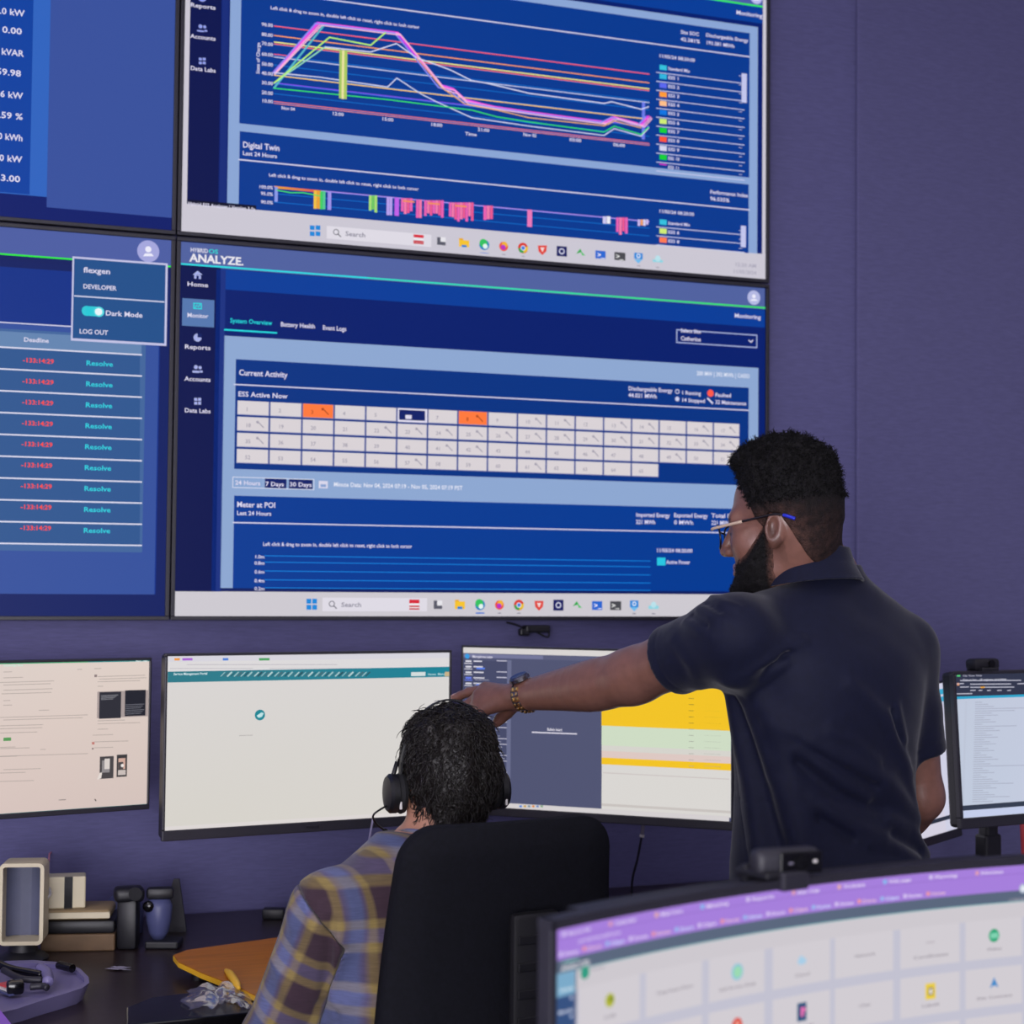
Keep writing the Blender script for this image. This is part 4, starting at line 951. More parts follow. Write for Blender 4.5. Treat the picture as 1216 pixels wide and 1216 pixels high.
# ------------------------------------------------------------------ the curved monitor in front
class Curved(Screen):
    def __init__(s, arc, lens, ztop, W, H):
        s.arc, s.len, s.z = arc, lens, ztop; s.W, s.H = W, H; s.parts = {}
        s.px_tab = np.array([project((a[0], a[1], ztop - .12))[0] for a in arc])
    def uv(s, px, py):
        u = float(np.interp(px, s.px_tab, s.len))
        if px > s.px_tab[-1]: u += (px - s.px_tab[-1]) * .0008
        if px < s.px_tab[0]: u += (px - s.px_tab[0]) * .0008
        a = s.pt(u)
        p1, p2 = project((a[0], a[1], s.z))[1], project((a[0], a[1], s.z - .3))[1]
        return u, -(py - p1) / (p2 - p1) * .3
    def pt(s, u):
        return np.array([np.interp(u, s.len, s.arc[:, 0]), np.interp(u, s.len, s.arc[:, 1])])
    def world(s, uv, level):
        out = []
        for u, v in np.asarray(uv, float):
            a = s.pt(u); b = s.pt(u + .002) - s.pt(u - .002); b /= np.linalg.norm(b)
            out.append((a[0] + b[1] * .0004 * level, a[1] - b[0] * .0004 * level, s.z + v))
        return np.array(out)
    def rect_uv(s, u0, v0, u1, v1, col, level=1, part='window_panel'):
        u0, u1 = max(u0, 0), min(u1, s.W); v0, v1 = min(v0, 0), max(v1, -s.H)
        if u1 <= u0: return
        m = max(1, int((u1 - u0) / .012)); us = np.linspace(u0, u1, m + 1)
        q = [(u, v1) for u in us] + [(u, v0) for u in us]
        F = [[i, i + 1, m + 2 + i, m + 1 + i] for i in range(m)]
        s.add(q, F, col if isinstance(col, str) else np.array([col[0]] * len(q)), level, part)
    def rows(s, u0, u1, v0, v1, col, level, part='window_panel'): s.rect_uv(u0, v0, u1, v1, col, level, part)
    def build(s, parent, base):
        m = 60; us = np.linspace(0, s.W, m + 1); q = [(u, -s.H) for u in us] + [(u, 0) for u in us]
        scr = mk('screen', (s.world(q, 0), [[i, i + 1, m + 2 + i, m + 1 + i] for i in range(m)]), 'lit_screen', parent, smooth=True, colors=np.array([lin(base)] * len(q)))
        tag(scr, 'lit curved display')
        s.build_parts(scr)
A = P(652, 1093, 1.54); ZT = A[2]
B = ground(0.404 * 1.56, 1.56 * 1.255, ZT)
ch = (B - A)[:2]; L = np.linalg.norm(ch); ch /= L
nrm = np.array([ch[1], -ch[0]])                # towards the viewer
Rr = 1.5; half = math.asin(L / 2 / Rr); ctr = (A[:2] + B[:2]) / 2 + nrm * Rr * math.cos(half)
def arc_pts(r, over=0.0, m=60):
    base = math.atan2(-nrm[1], -nrm[0]); t = np.linspace(half + over, -half - over, m + 1)
    pts = np.stack([ctr[0] + r * np.cos(base + t), ctr[1] + r * np.sin(base + t)], 1)
    if np.linalg.norm(pts[0] - A[:2]) > np.linalg.norm(pts[-1] - A[:2]): pts = pts[::-1]
    return pts
bz = 0.0095
HT = 0.415
in_arc = arc_pts(Rr, -bz / Rr); lens = np.concatenate([[0], np.cumsum(np.linalg.norm(np.diff(in_arc, axis=0), axis=1))])
s = Curved(in_arc, lens, ZT - bz, lens[-1], HT - bz - .018)
base = np.array([*((A[:2] + B[:2]) / 2 - nrm * 0.02), DZ])
root = empty('curved_monitor', base, 'large curved monitor with a purple browser bar in the near corner', 'monitor')
def ribbon(r0, r1, z0, z1, o0=0.0):
    a, b = arc_pts(r0, o0), arc_pts(r1, o0); m = len(a)
    V = [(x, y, z0) for x, y in a] + [(x, y, z1) for x, y in a] + [(x, y, z0) for x, y in b] + [(x, y, z1) for x, y in b]
    F = []
    for k in range(m - 1):
        F += [[k, k + 1, m + k + 1, m + k], [2 * m + k + 1, 2 * m + k, 3 * m + k, 3 * m + k + 1], [m + k, m + k + 1, 3 * m + k + 1, 3 * m + k], [k + 1, k, 2 * m + k, 2 * m + k + 1]]
    F += [[0, m, 3 * m, 2 * m], [m - 1, 3 * m - 1, 4 * m - 1, 2 * m - 1]]
    return np.array(V), F
mk('bezel', ribbon(Rr - .003, Rr + .014, ZT - bz, ZT), 'dark_plastic', root, smooth=40)
mk('bezel', ribbon(Rr - .003, Rr + .014, ZT - HT, ZT - HT + .018), 'dark_plastic', root, smooth=40)
for e0, tdir in ((arc_pts(Rr)[0], 1), (arc_pts(Rr)[-1], -1)):
    pts = arc_pts(Rr) if tdir == 1 else arc_pts(Rr)[::-1]
    d_ = pts[1] - pts[0]; d_ /= np.linalg.norm(d_); c = pts[0] + d_ * bz / 2
    nn = ctr - c; nn /= np.linalg.norm(nn); c2 = c - nn * .0055
    mk('bezel', box((c2[0], c2[1], ZT - HT / 2), (bz, .017, HT), np.stack([[d_[0], d_[1], 0], [-nn[0], -nn[1], 0], [0, 0, 1]], 1), .002), 'dark_plastic', root)
mk('back_shell', ribbon(Rr + .008, Rr + .045, ZT - HT + .004, ZT - .004, -.05), 'black_plastic', root, smooth=40)
sc = np.array([*((A[:2] + B[:2]) / 2 - nrm * 0.12), 0])
Rs = np.stack([[ch[0], ch[1], 0], [-nrm[0], -nrm[1], 0], [0, 0, 1]], 1)
mk('stand_post', box((sc[0], sc[1], (DZ + ZT - .15) / 2), (.07, .03, ZT - .15 - DZ), Rs, .006), 'black_plastic', root)
mk('stand_neck', box((sc[0] + nrm[0] * .02, sc[1] + nrm[1] * .02, ZT - .2), (.09, .06, .09), Rs, .006), 'black_plastic', root)
mk('stand_foot', box((sc[0] + nrm[0] * .05, sc[1] + nrm[1] * .05, DZ + .008), (.3, .24, .016), Rs, .005), 'black_plastic', root)
# page on it: bands by height, then the tiles
s.rows(0, s.W, 0, -.029, '#a57edb', 1); s.rows(0, s.W, -.0098, -.0103, '#8a64c0', 2, 'chart_line')
s.rows(0, s.W, -.029, -.041, '#59667c', 1); s.rows(0, s.W, -.041, -.042, '#7ab4b8', 1.5, 'chart_line')
s.rows(0, s.W, -.042, -.0597, '#cdc8ce', 1)
un = s.uv(681.5, 1170)[0]
s.rows(0, un, -.041, -.0625, '#7aa9c8', 2); s.rows(0, un, -.0625, -.40, '#34507f', 2); s.rows(un, un + .0016, -.041, -.40, '#3a4460', 3, 'chart_line')
def tx(t, u, v, h, col, w=None, level=5):
    V, F, x = [], [], 0.0
    for c_ in t:
        if c_ == ' ': x += .3; continue
        g_ = GLYPH[c_]; F += [[i + len(V) for i in f] for f in g_[1]]; V += [(p[0] + x, p[1]) for p in g_[0]]; x += g_[2]
    k = h / .72; V = np.array(V) * ((w / x) if w else k, k); s.add(V + (u, v), F, col, level, 'screen_text')
for i, t in enumerate(('Resource hub', 'Calendar', 'Mail box', 'Meeting', 'Reports', 'Site map', 'Tickets', 'Wiki page', 'Planning', 'Notes')):
    u = .008 + i * .066; tx(t, u + .007, -.0075, .0034, '#e8dcf6', .032); s.rows(u, u + .0045, -.0035, -.0078, ('#d8c8f0', '#e0a0b0', '#e8b0a0', '#80c0f0')[i % 4], 3, 'icon')
tx('portal.internal/home', .030, -.0165, .0034, '#d8c8f0', .06)
for i in range(17): tx(('Home', 'Docs', 'Ops', 'Forms')[i % 4], .010 + i * .033, -.0255, .0034, ('#ecdff8', '#f0c8d0', '#d0e0ff')[i % 3], .02); s.rows(.004 + i * .033, .0085 + i * .033, -.0215, -.0255, ('#d8c8f0', '#f09a9a', '#98c0f0')[i % 3], 3, 'icon')
tx('HYBRIDOS', .008, -.0325, .0024, '#9adcd4', .022); tx('ANALYZE.', .006, -.039, .0048, '#e4e4ea', .042)
tx('Home', un * .15, -.058, .0036, '#dcecf4', un * .7); tx('Monitor', un * .1, -.078, .0036, '#d0d8ec', un * .8); tx('Reports', un * .1, -.098, .0036, '#d0d8ec', un * .8)
s.disc(676.5, 1187 - 2, 2.2, '#c0ccea', 4); s.disc(676.5, 1207, 2.2, '#c0ccea', 4)
fav = s.uv(692.5, 1155); tx('Favourites', un + .022, s.uv(700, 1153)[1], .0032, '#a09aa6', .018)
tx('11/05/2024', s.uv(1196, 1070)[0], s.uv(1196, 1070.5)[1], .003, '#a8a2ae', .03); s.disc(1214, 1055, 5.6, '#b8c2d4', 4); s.disc(1214, 1055, 3.2, '#e6eaf2', 5)
edges = [(686, 758.7), (766, 832.7), (841, 907), (917, 985), (991, 1060), (1068.7, 1139), (1146, 1213), (1221, 1290)]
vt, vb = s.uv(799, 1148)[1], s.uv(799, 1201)[1]; vp = s.uv(1180, 1146.5)[1] - s.uv(1180, 1089.5)[1]
names = [['Lift', 'Change Request Planner', 'Self Service Desk', 'Cloud', 'Network', 'Certificates', 'Webex', 'Forms'], ['Travel', 'Notes', 'Reports', 'Projects', 'Chat', 'Labels', 'Site Connect', 'Wiki'], ['Vault', 'Metrics', 'Status', 'Fleet', 'Training', 'Timesheet', 'Expenses', 'Safety'], ['Parts', 'Stores', 'Audit', 'Plans', 'Alerts', 'Photos', 'Video', 'Maps']]
for r_ in range(4):
    for k, (x0, x1) in enumerate(edges):
        ua, ub = s.uv(x0, 1150)[0], s.uv(x1, 1150)[0]
        a, b = vt + r_ * vp, vb + r_ * vp
        s.rect_uv(ua, a, ub, b, '#d1ccd2', 2, 'page_tile')
        nm = names[r_][k]; w = min((ub - ua) * .66, .0042 * len(nm)); plain = (r_, k) in ((0, 1), (0, 4), (1, 4))
        tx(nm, (ua + ub) / 2 - w / 2, (a + b) / 2 - (.002 if plain else .0125), .0034, '#9b949e', w)
def at(r_, k, du=0, dv=0):
    x0, x1 = edges[k]; return (s.uv(x0, 1150)[0] + s.uv(x1, 1150)[0]) / 2 + du, (vt + vb) / 2 + r_ * vp + .004 + dv
def blob(c, r, col, level=4, n=18, ry=None):
    s.add([(c[0] + r * math.cos(t), c[1] + (ry or r) * math.sin(t)) for t in np.linspace(0, 2 * math.pi, n, endpoint=False)], [list(range(n))], col, level, 'icon')
def sq(c, w, h, col, level=4): s.rect_uv(c[0] - w, c[1] + h, c[0] + w, c[1] - h, col, level, 'icon')
blob(fav, .0062, '#2f9a80'); blob(at(0, 0), .0066, '#b4b838'); blob(at(0, 0, .001, .001), .003, '#7a8a30', 5)
blob(at(0, 2), .0085, '#8fc4d8'); blob(at(0, 2), .006, '#9ad8b0', 5)
blob(at(0, 3, 0, -.001), .0065, '#a8cde6', ry=.0035); blob(at(0, 3, -.001, .001), .0038, '#a8cde6', 4.4)
sq(at(0, 5), .006, .0008, '#b8b0b8')
blob(at(0, 6), .0075, '#22a474'); sq(at(0, 6), .0055, .003, '#7fd0b0', 5)
blob(at(1, 2), .0075, '#d8402e'); sq(at(1, 2), .002, .004, '#f0b0a0', 5)
sq(at(1, 3), .0066, .0095, '#16507a'); sq(at(1, 3), .0022, .005, '#e070b0', 5); blob(at(1, 3, .002, .002), .003, '#e070b0', 5.4)
sq(at(1, 5), .0072, .0088, '#e8cc48'); sq(at(1, 5), .0034, .0042, '#5a5040', 5); sq(at(1, 5), .0022, .003, '#e8e0d0', 5.4)
c = at(1, 6); s.add([(c[0] - .006, c[1] - .005), (c[0], c[1] - .002), (c[0] + .006, c[1] - .005), (c[0], c[1] + .007)], [[0, 1, 3], [1, 2, 3]], '#2a86c8', 4, 'icon')
s.build(root, '#c2c1d0')
# webcam clipped on its upper rim
tq = lens[-1] * 0.475; pc = s.pt(tq); pb = s.pt(tq + .004) - s.pt(tq - .004); pb /= np.linalg.norm(pb)
w_n = np.array([pb[1], -pb[0], 0.0]); w_u = np.array([pb[0], pb[1], 0.0])
Rw = np.stack([w_u, -w_n, UP0], 1); Rw2 = Rw @ rotz(-0.25)
wc = np.array([pc[0], pc[1], ZT + .017]) - w_n * .004
root = empty('webcam', (wc[0], wc[1], ZT), 'black webcam with a glossy face clipped on the curved monitor', 'webcam')
mk('camera_body', box(wc + Rw2 @ (0, 0.004, 0), (.078, .024, .029), Rw2, .009, 3), 'dark_plastic', root, smooth=40)
mk('face_plate', box(wc + Rw2 @ (.012, -.0088, 0), (.05, .003, .023), Rw2, .0012), 'gloss_black', root)
cq = wc + Rw2 @ (.012, -.0105, 0)
mk('lens_ring', lathe([(.0065, 0), (.0085, .0008), (.0085, .0016), (.0062, .0018)], cq, Rw2 @ np.array([[1, 0, 0], [0, 0, -1], [0, 1, 0.]]), 20), 'black_metal', root, smooth=30)
mk('lens', lathe([(.0058, 0.0002), (.004, .0016), (.0005, .002)], cq, Rw2 @ np.array([[1, 0, 0], [0, 0, -1], [0, 1, 0.]]), 16), 'gloss_black', root, smooth=30)
mk('indicator', box(cq + Rw2 @ (.016, 0, 0.001), (.0045, .001, .0028), Rw2), 'white_plastic', root); mk('indicator', box(cq + Rw2 @ (-.013, 0, 0), (.0045, .001, .0016), Rw2), 'cable_grey', root)
mk('clip', box(np.array([pc[0], pc[1], ZT - .001]) + w_n * .004, (.038, .014, .02), Rw, .003), 'dark_plastic', root)
mk('rear_clamp', box(np.array([pc[0], pc[1], ZT - .004]) - w_n * .035 - w_u * .02, (.03, .012, .034), Rw, .004), 'black_plastic', root)
mk('hinge', box(np.array([pc[0], pc[1], ZT + .005]) - w_n * .02 - w_u * .022, (.03, .05, .008), Rw, .003), 'black_plastic', root)
# small desk carrying the curved monitor
ds = np.array([*((A[:2] + B[:2]) / 2 - nrm * .02), 0])
root = empty('near_desk', (ds[0], ds[1], 0), 'dark desk carrying the curved monitor in the near corner', 'desk')
mk('desk_top', box(ds + (0, 0, DZ - .015), (1.25, .62, .03), Rs, .004), 'desk_wood', root)
for a in (-.57, .57):
    for b in (-.26, .26): mk('leg', box(ds + Rs @ (a, b, (DZ - .03) / 2), (.05, .05, DZ - .03), Rs, .004), 'black_metal', root)

# ------------------------------------------------------------------ office chair
cl, cr = P(478, 1000, 2.50), P(737, 1000, 2.70)
cu = (cr - cl)[:2]; CWID = np.linalg.norm(cu); cu /= CWID
Fc = np.array([-cu[1], cu[0], 0.0]); Uc = np.array([cu[0], cu[1], 0.0])       # chair forward (away from the viewer) and its right
ztop = P(600, 976, 2.60)[2]; mid = (cl + cr) / 2
cb = np.array([mid[0], mid[1], 0]) + Fc * .24
root = empty('office_chair', cb, 'black fabric office chair with a ribbed rear spine behind the seated man', 'chair')
RC = np.stack([Uc, Fc, UP0], 1)
# curved cushion with rounded corners, wider below
def back_shell(z0, z1, w_top, w_bot, thick, bow, off, nu=30, nv=44, rc=.055):
    V = []
    for side in (0, 1):
        for j in range(nv):
            v = .5 - .5 * math.cos(math.pi * j / (nv - 1)); z = z0 + (z1 - z0) * v; w = w_bot + (w_top - w_bot) * v
            d = min(z1 - z, z - z0); wr = w - 2 * (rc - math.sqrt(max(rc * rc - (rc - min(d, rc)) ** 2, 0)))
            for i in range(nu):
                u = -1 + 2 * i / (nu - 1); x = u * wr / 2
                edge = min(1.0, 3.2 * (1 - abs(u)) + .25, 12 * v + .25, 12 * (1 - v) + .25)
                y = -bow * (1 - u * u) + off - .09 * (z - .55) ** 1 * 1.0 + .03 * math.sin((v - .2) * 3.0)
                V.append((x, y + (thick / 2 if side else -thick / 2) * math.sqrt(edge), z))
    F = []; n_ = nu * nv
    for j in range(nv - 1):
        for i in range(nu - 1):
            a = j * nu + i; F.append([a, a + 1, a + nu + 1, a + nu]); F.append([n_ + a, n_ + a + nu, n_ + a + nu + 1, n_ + a + 1])
    ring = [i for i in range(nu)] + [j * nu + nu - 1 for j in range(1, nv)] + [(nv - 1) * nu + i for i in range(nu - 2, -1, -1)] + [j * nu for j in range(nv - 2, 0, -1)]
    for k in range(len(ring)):
        a, b = ring[k], ring[(k + 1) % len(ring)]; F.append([a, n_ + a, n_ + b, b])
    return np.array(V), F
v, f = back_shell(.52, ztop, CWID * .93, CWID * 1.2, .05, .018, 0)
loc0 = cb - Fc * .24 + np.array([0, 0, 0])
toC = lambda v: np.asarray(v) @ RC.T + loc0
ytop = -.09 * (ztop - .55)
loc0 = loc0 - Fc * ytop
mk('backrest', (toC(v), f), 'chair_fabric', root, smooth=True)
def yb(z): return -.09 * (z - .55) - .03
sp = mk('spine', (toC(merge(box((.02, yb(.76) - .028, .76), (.085, .022, .5), None, .009))[0]), merge(box((.02, yb(.76) - .028, .76), (.085, .022, .5), None, .009))[1]), 'chair_plastic', root, smooth=40)
for i in range(11):
    z = .56 + i * .041; vb_ = box((.02, yb(.76) - .0395, z), (.07, .004, .014), None, .0015); mk('rib', (toC(vb_[0]), vb_[1]), 'chair_plastic', sp)
for nm, bb, m_ in (('seat', box((0, .25, .47), (.5, .48, .08), None, .03, 3), 'chair_fabric'), ('back_bar', box((.02, .0, .44), (.07, .3, .03), None, .008), 'chair_plastic'), ('mechanism', box((0, .24, .41), (.2, .2, .05), None, .01), 'chair_plastic')):
    mk(nm, (toC(bb[0]), bb[1]), m_, root, smooth=40)
vv = box((.02, -.03, .5), (.06, .03, .16), None, .008); mk('back_upright', (toC(vv[0]), vv[1]), 'chair_plastic', root)
vv = cyl((0, .24, .1), (0, .24, .39), .025); mk('gas_column', (toC(vv[0]), vv[1]), 'steel', root, smooth=40)
for k in range(5):
    a = 2 * math.pi * k / 5 + .3; e = (.29 * math.cos(a), .24 + .29 * math.sin(a), .075)
    vv = tube([(0, .24, .11), e], [.028, .018], 10); lg = mk('base_leg', (toC(vv[0]), vv[1]), 'chair_plastic', root, smooth=40)
    vv = cyl((e[0] - .012, e[1], .03), (e[0] + .012, e[1], .03), .03); mk('caster', (toC(vv[0]), vv[1]), 'chair_plastic', lg, smooth=40)
# ------------------------------------------------------------------ organic shapes: distance fields meshed with surface nets
F32 = np.float32
def cap(p, a, b, ra, rb=None):
    a = np.asarray(a, F32); b = np.asarray(b, F32); rb = ra if rb is None else rb
    ba = b - a; q = p - a
    t = np.clip((q @ ba) / F32(ba @ ba), 0, 1)
    q = q - t[:, None] * ba
    return np.sqrt((q * q).sum(1)) - (ra + (rb - ra) * t)
def ell(p, c, r, R=None):
    q = p - np.asarray(c, F32)
    if R is not None: q = q @ np.asarray(R, F32)
    r = np.asarray(r, F32)
    k0 = np.sqrt(((q / r) ** 2).sum(1)); k1 = np.sqrt(((q / (r * r)) ** 2).sum(1)) + 1e-9
    return k0 * (k0 - 1) / k1
def chain(p, pts, rads, k=0.0):
    d = None
    for i in range(len(pts) - 1):
        e = cap(p, pts[i], pts[i + 1], rads[i], rads[i + 1])
        d = e if d is None else (smin(d, e, k) if k else np.minimum(d, e))
    return d
def crom(A, n):
    """Catmull-Rom resample of rows"""
    A = np.asarray(A, float); B = np.vstack([2 * A[0] - A[1], A, 2 * A[-1] - A[-2]]); out = []
    for i in range(len(A) - 1):
        for t in np.linspace(0, 1, n + 1)[:-1]:
            a, b, c, d = B[i:i + 4]
            out.append(0.5 * (2 * b + (c - a) * t + (2 * a - 5 * b + 4 * c - d) * t * t + (3 * b - a - 3 * c + d) * t ** 3))
    out.append(A[-1]); return np.array(out)
def limb(p, pts, rads, n=4):
    A = crom(np.hstack([np.asarray(pts, float), np.asarray(rads, float)[:, None]]), n); d = None
    for a, b in zip(A[:-1], A[1:]):
        e = cap(p, a[:3], b[:3], F32(a[3]), F32(b[3])); d = e if d is None else np.minimum(d, e)
    return d
def smooth_rings(r, n=8): return crom(r, n)
def smin(a, b, k):
    h = np.clip(0.5 + 0.5 * (b - a) / k, 0, 1)
    return b + (a - b) * h - k * h * (1 - h)
def smax(a, b, k): return -smin(-a, -b, k)
def half(p, o, n):
    n = np.asarray(n, F32); n = n / np.linalg.norm(n); return (p - np.asarray(o, F32)) @ n
def loft(q, rings, n=2.0):
    """q in body frame; rings: (z, cx, cy, a, b)"""
    R = np.array(rings, float); z = q[:, 2]
    cx, cy, a, b = (np.interp(z, R[:, 0], R[:, k]).astype(F32) for k in (1, 2, 3, 4))
    x = np.abs(q[:, 0] - cx) / a; y = np.abs(q[:, 1] - cy) / b
    k = (x ** n + y ** n) ** (1 / n)
    d = (k - 1) * np.minimum(a, b)
    zz = np.maximum(R[0, 0] - z, z - R[-1, 0])
    return np.maximum(d, zz)
def wob(p, f, seed, n=5):
    r = np.random.default_rng(seed); s = 0
    for i in range(n):
        d = r.normal(size=3); d /= np.linalg.norm(d)
        s = s + np.sin(p @ (d * f * (0.7 + 0.7 * r.random())).astype(F32) + F32(r.random() * 6.28))
    return s / n
def mesh_sdf(fn, lo, hi, h):
    lo = np.asarray(lo, float); hi = np.asarray(hi, float)
    cn = np.ceil((hi - lo) / (4 * h)).astype(int) + 1
    ax = [lo[i] + (np.arange(cn[i]) + 0.375) * 4 * h for i in range(3)]
    g = np.stack(np.meshgrid(*ax, indexing='ij'), -1).reshape(-1, 3).astype(F32)
    c = fn(g).reshape(cn)
    D = np.repeat(np.repeat(np.repeat(c, 4, 0), 4, 1), 4, 2).astype(F32)
    near = np.abs(c) < 4 * h * 1.7
    idx = np.argwhere(near)
    off = np.stack(np.meshgrid(*[np.arange(4)] * 3, indexing='ij'), -1).reshape(-1, 3)
    fi = (idx[:, None, :] * 4 + off[None]).reshape(-1, 3)
    out = np.empty(len(fi), F32)
    for i in range(0, len(fi), 400000):
        out[i:i + 400000] = fn((lo + fi[i:i + 400000] * h).astype(F32))
    D[fi[:, 0], fi[:, 1], fi[:, 2]] = out
    return nets(D, lo, h)
def nets(D, lo, h):
    S = D < 0; n = np.array(D.shape) - 1
    cnt = np.zeros(n, np.int8)
    for i in (0, 1):
        for j in (0, 1):
            for k in (0, 1): cnt += S[i:i + n[0], j:j + n[1], k:k + n[2]]
    act = (cnt > 0) & (cnt < 8)
    cells = np.argwhere(act); vid = np.full(n, -1, np.int32); vid[act] = np.arange(len(cells))
    pos = np.zeros((len(cells), 3)); w = np.zeros(len(cells))
    cor = [(i, j, k) for i in (0, 1) for j in (0, 1) for k in (0, 1)]
    for a in cor:
        for ax in range(3):
            if a[ax]: continue
            b = list(a); b[ax] = 1
            da = D[cells[:, 0] + a[0], cells[:, 1] + a[1], cells[:, 2] + a[2]]; db = D[cells[:, 0] + b[0], cells[:, 1] + b[1], cells[:, 2] + b[2]]
            m = (da < 0) != (db < 0)
            t = np.where(m, da / np.where(m, da - db, 1), 0)
            q = np.array(a, float)[None] + np.zeros((len(cells), 3)); q[:, ax] += t
            pos += q * m[:, None]; w += m
    V = lo + (cells + pos / w[:, None]) * h
    F = []
    for ax in range(3):
        s0 = [slice(None)] * 3; s1 = [slice(None)] * 3; s0[ax] = slice(0, -1); s1[ax] = slice(1, None)
        ch = S[tuple(s0)] != S[tuple(s1)]
        e = np.argwhere(ch); u, v = (ax + 1) % 3, (ax + 2) % 3
        e = e[(e[:, u] > 0) & (e[:, v] > 0) & (e[:, u] < n[u]) & (e[:, v] < n[v])]
        ins = S[e[:, 0], e[:, 1], e[:, 2]]
        def cid(du, dv):
            c = e.copy(); c[:, u] -= du; c[:, v] -= dv; return vid[c[:, 0], c[:, 1], c[:, 2]]
        q = np.stack([cid(1, 1), cid(0, 1), cid(0, 0), cid(1, 0)], 1)
        q[~ins] = q[~ins][:, ::-1]
        F.append(q)
    F = np.concatenate(F); F = F[(F >= 0).all(1)]
    return V, F
def relax(V, F, it=2, lam=0.5):
    e = np.concatenate([F[:, [0, 1]], F[:, [1, 2]], F[:, [2, 3]], F[:, [3, 0]]])
    for _ in range(it):
        s = np.zeros_like(V); c = np.zeros(len(V))
        for a, b in ((0, 1), (1, 0)):
            for k in range(3): s[:, k] += np.bincount(e[:, a], V[e[:, b], k], len(V))
            c += np.bincount(e[:, a], minlength=len(V))
        V = V + lam * (s / np.maximum(c, 1)[:, None] - V)
    return V
def trace(fn, px, py, d0=1.5, d1=4.5):
    """first point of the field's surface along the picture ray"""
    r = (px - 608) / FPX * RIGHT + (608 - py) / FPX * UP + FWD
    t = np.arange(d0, d1, 0.004); d = fn((CAM + t[:, None] * r).astype(F32))
    i = np.argmax(d < 0)
    if d[i] >= 0: i = np.argmin(d)
    return CAM + t[i] * r
def dense(pts, step=11.0):
    out = []
    for a, b in zip(pts[:-1], pts[1:]):
        n = max(1, int(math.hypot(b[0] - a[0], b[1] - a[1]) / step))
        out += [(a[0] + (b[0] - a[0]) * k / n, a[1] + (b[1] - a[1]) * k / n) for k in range(n)]
    return out + [pts[-1]]
def ridge(p, pts, w, h):
    """soft fold along a polyline: returns outward displacement"""
    q = np.array(pts); c = (q.min(0) + q.max(0)) / 2; r = np.linalg.norm(q.max(0) - q.min(0)) / 2 + 3 * w
    out = np.zeros(len(p), F32); sel = np.where(((p - c.astype(F32)) ** 2).sum(1) < r * r)[0]
    if not len(sel): return out
    s = p[sel]; m = None
    for a, b in zip(pts[:-1], pts[1:]):
        d = cap(s, a, b, 0.0); m = d if m is None else np.minimum(m, d)
    out[sel] = h * np.exp(-(m / w) ** 1.7)
    return out
def body_frame(a):
    """turned a radians to the viewer's left from looking straight away; columns right, forward, up"""
    f = -math.sin(a) * RIGHT0 + math.cos(a) * FWD0
    return np.stack([np.cross(f, UP0), f, UP0], 1)
def bound(pts, m):
    p = np.array(pts, float); return p.min(0) - m, p.max(0) + m

def head_sdf(q, neck_to, neck_r=0.056, ear=True):
    """head field; q in head frame (x right, y forward, z up), metres"""
    d = ell(q, (0, -.010, .042), (.0755, .091, .080))
    d = smin(d, ell(q, (0, -.036, .006), (.070, .060, .060)), .03)
    d = smin(d, ell(q, (0, .034, -.028), (.0575, .058, .082)), .025)
    d = smin(d, ell(q, (0, .026, -.078), (.050, .056, .036)), .025)
    d = smin(d, ell(q, (0, .076, -.103), (.022, .018, .018)), .02)
    x = q.copy(); x[:, 0] = np.abs(x[:, 0])
    d = smin(d, cap(x, (.006, .083, .022), (.042, .070, .020), .010), .02)
    d = smin(d, ell(x, (.042, .056, -.024), (.018, .020, .020)), .03)
    d = smax(d, -ell(x, (.031, .101, -.001), (.017, .016, .011)), .012)
    d = smin(d, ell(x, (.031, .074, -.001), (.0135, .0135, .0125)), .003)
    d = smin(d, cap(q, (0, .088, .012), (0, .1095, -.030), .0065, .0105), .008)
    d = smin(d, ell(x, (.0105, .098, -.034), (.0085, .011, .0085)), .006)
    d = smin(d, cap(x, (0, .0935, -.0595), (.018, .084, -.063), .0062, .004), .006)
    d = smin(d, cap(x, (0, .0935, -.0715), (.016, .085, -.070), .0072, .004), .006)
    if ear:
        a = math.radians(14); Re = np.array([[1, 0, 0], [0, math.cos(a), -math.sin(a)], [0, math.sin(a), math.cos(a)]])
        b = math.radians(22); Rb = np.array([[math.cos(b), math.sin(b), 0], [-math.sin(b), math.cos(b), 0], [0, 0, 1.0]])
        RR = (Rb @ Re)
        e = ell(x, (.0755, -.012, -.006), (.0085, .0175, .031), RR)
        e = smin(e, ell(x, (.072, -.002, -.032), (.006, .008, .009)), .006)
        e = smax(e, -ell(x, (.0845, -.009, -.006), (.0095, .0095, .019), RR), .003)
        e = smin(e, cap(x, (.077, .003, -.004), (.077, .002, -.014), .0035), .004)
        d = smin(d, e, .005)
    return smin(d, cap(q, (0, -.030, -.035), neck_to, neck_r, neck_r + .006), .03)
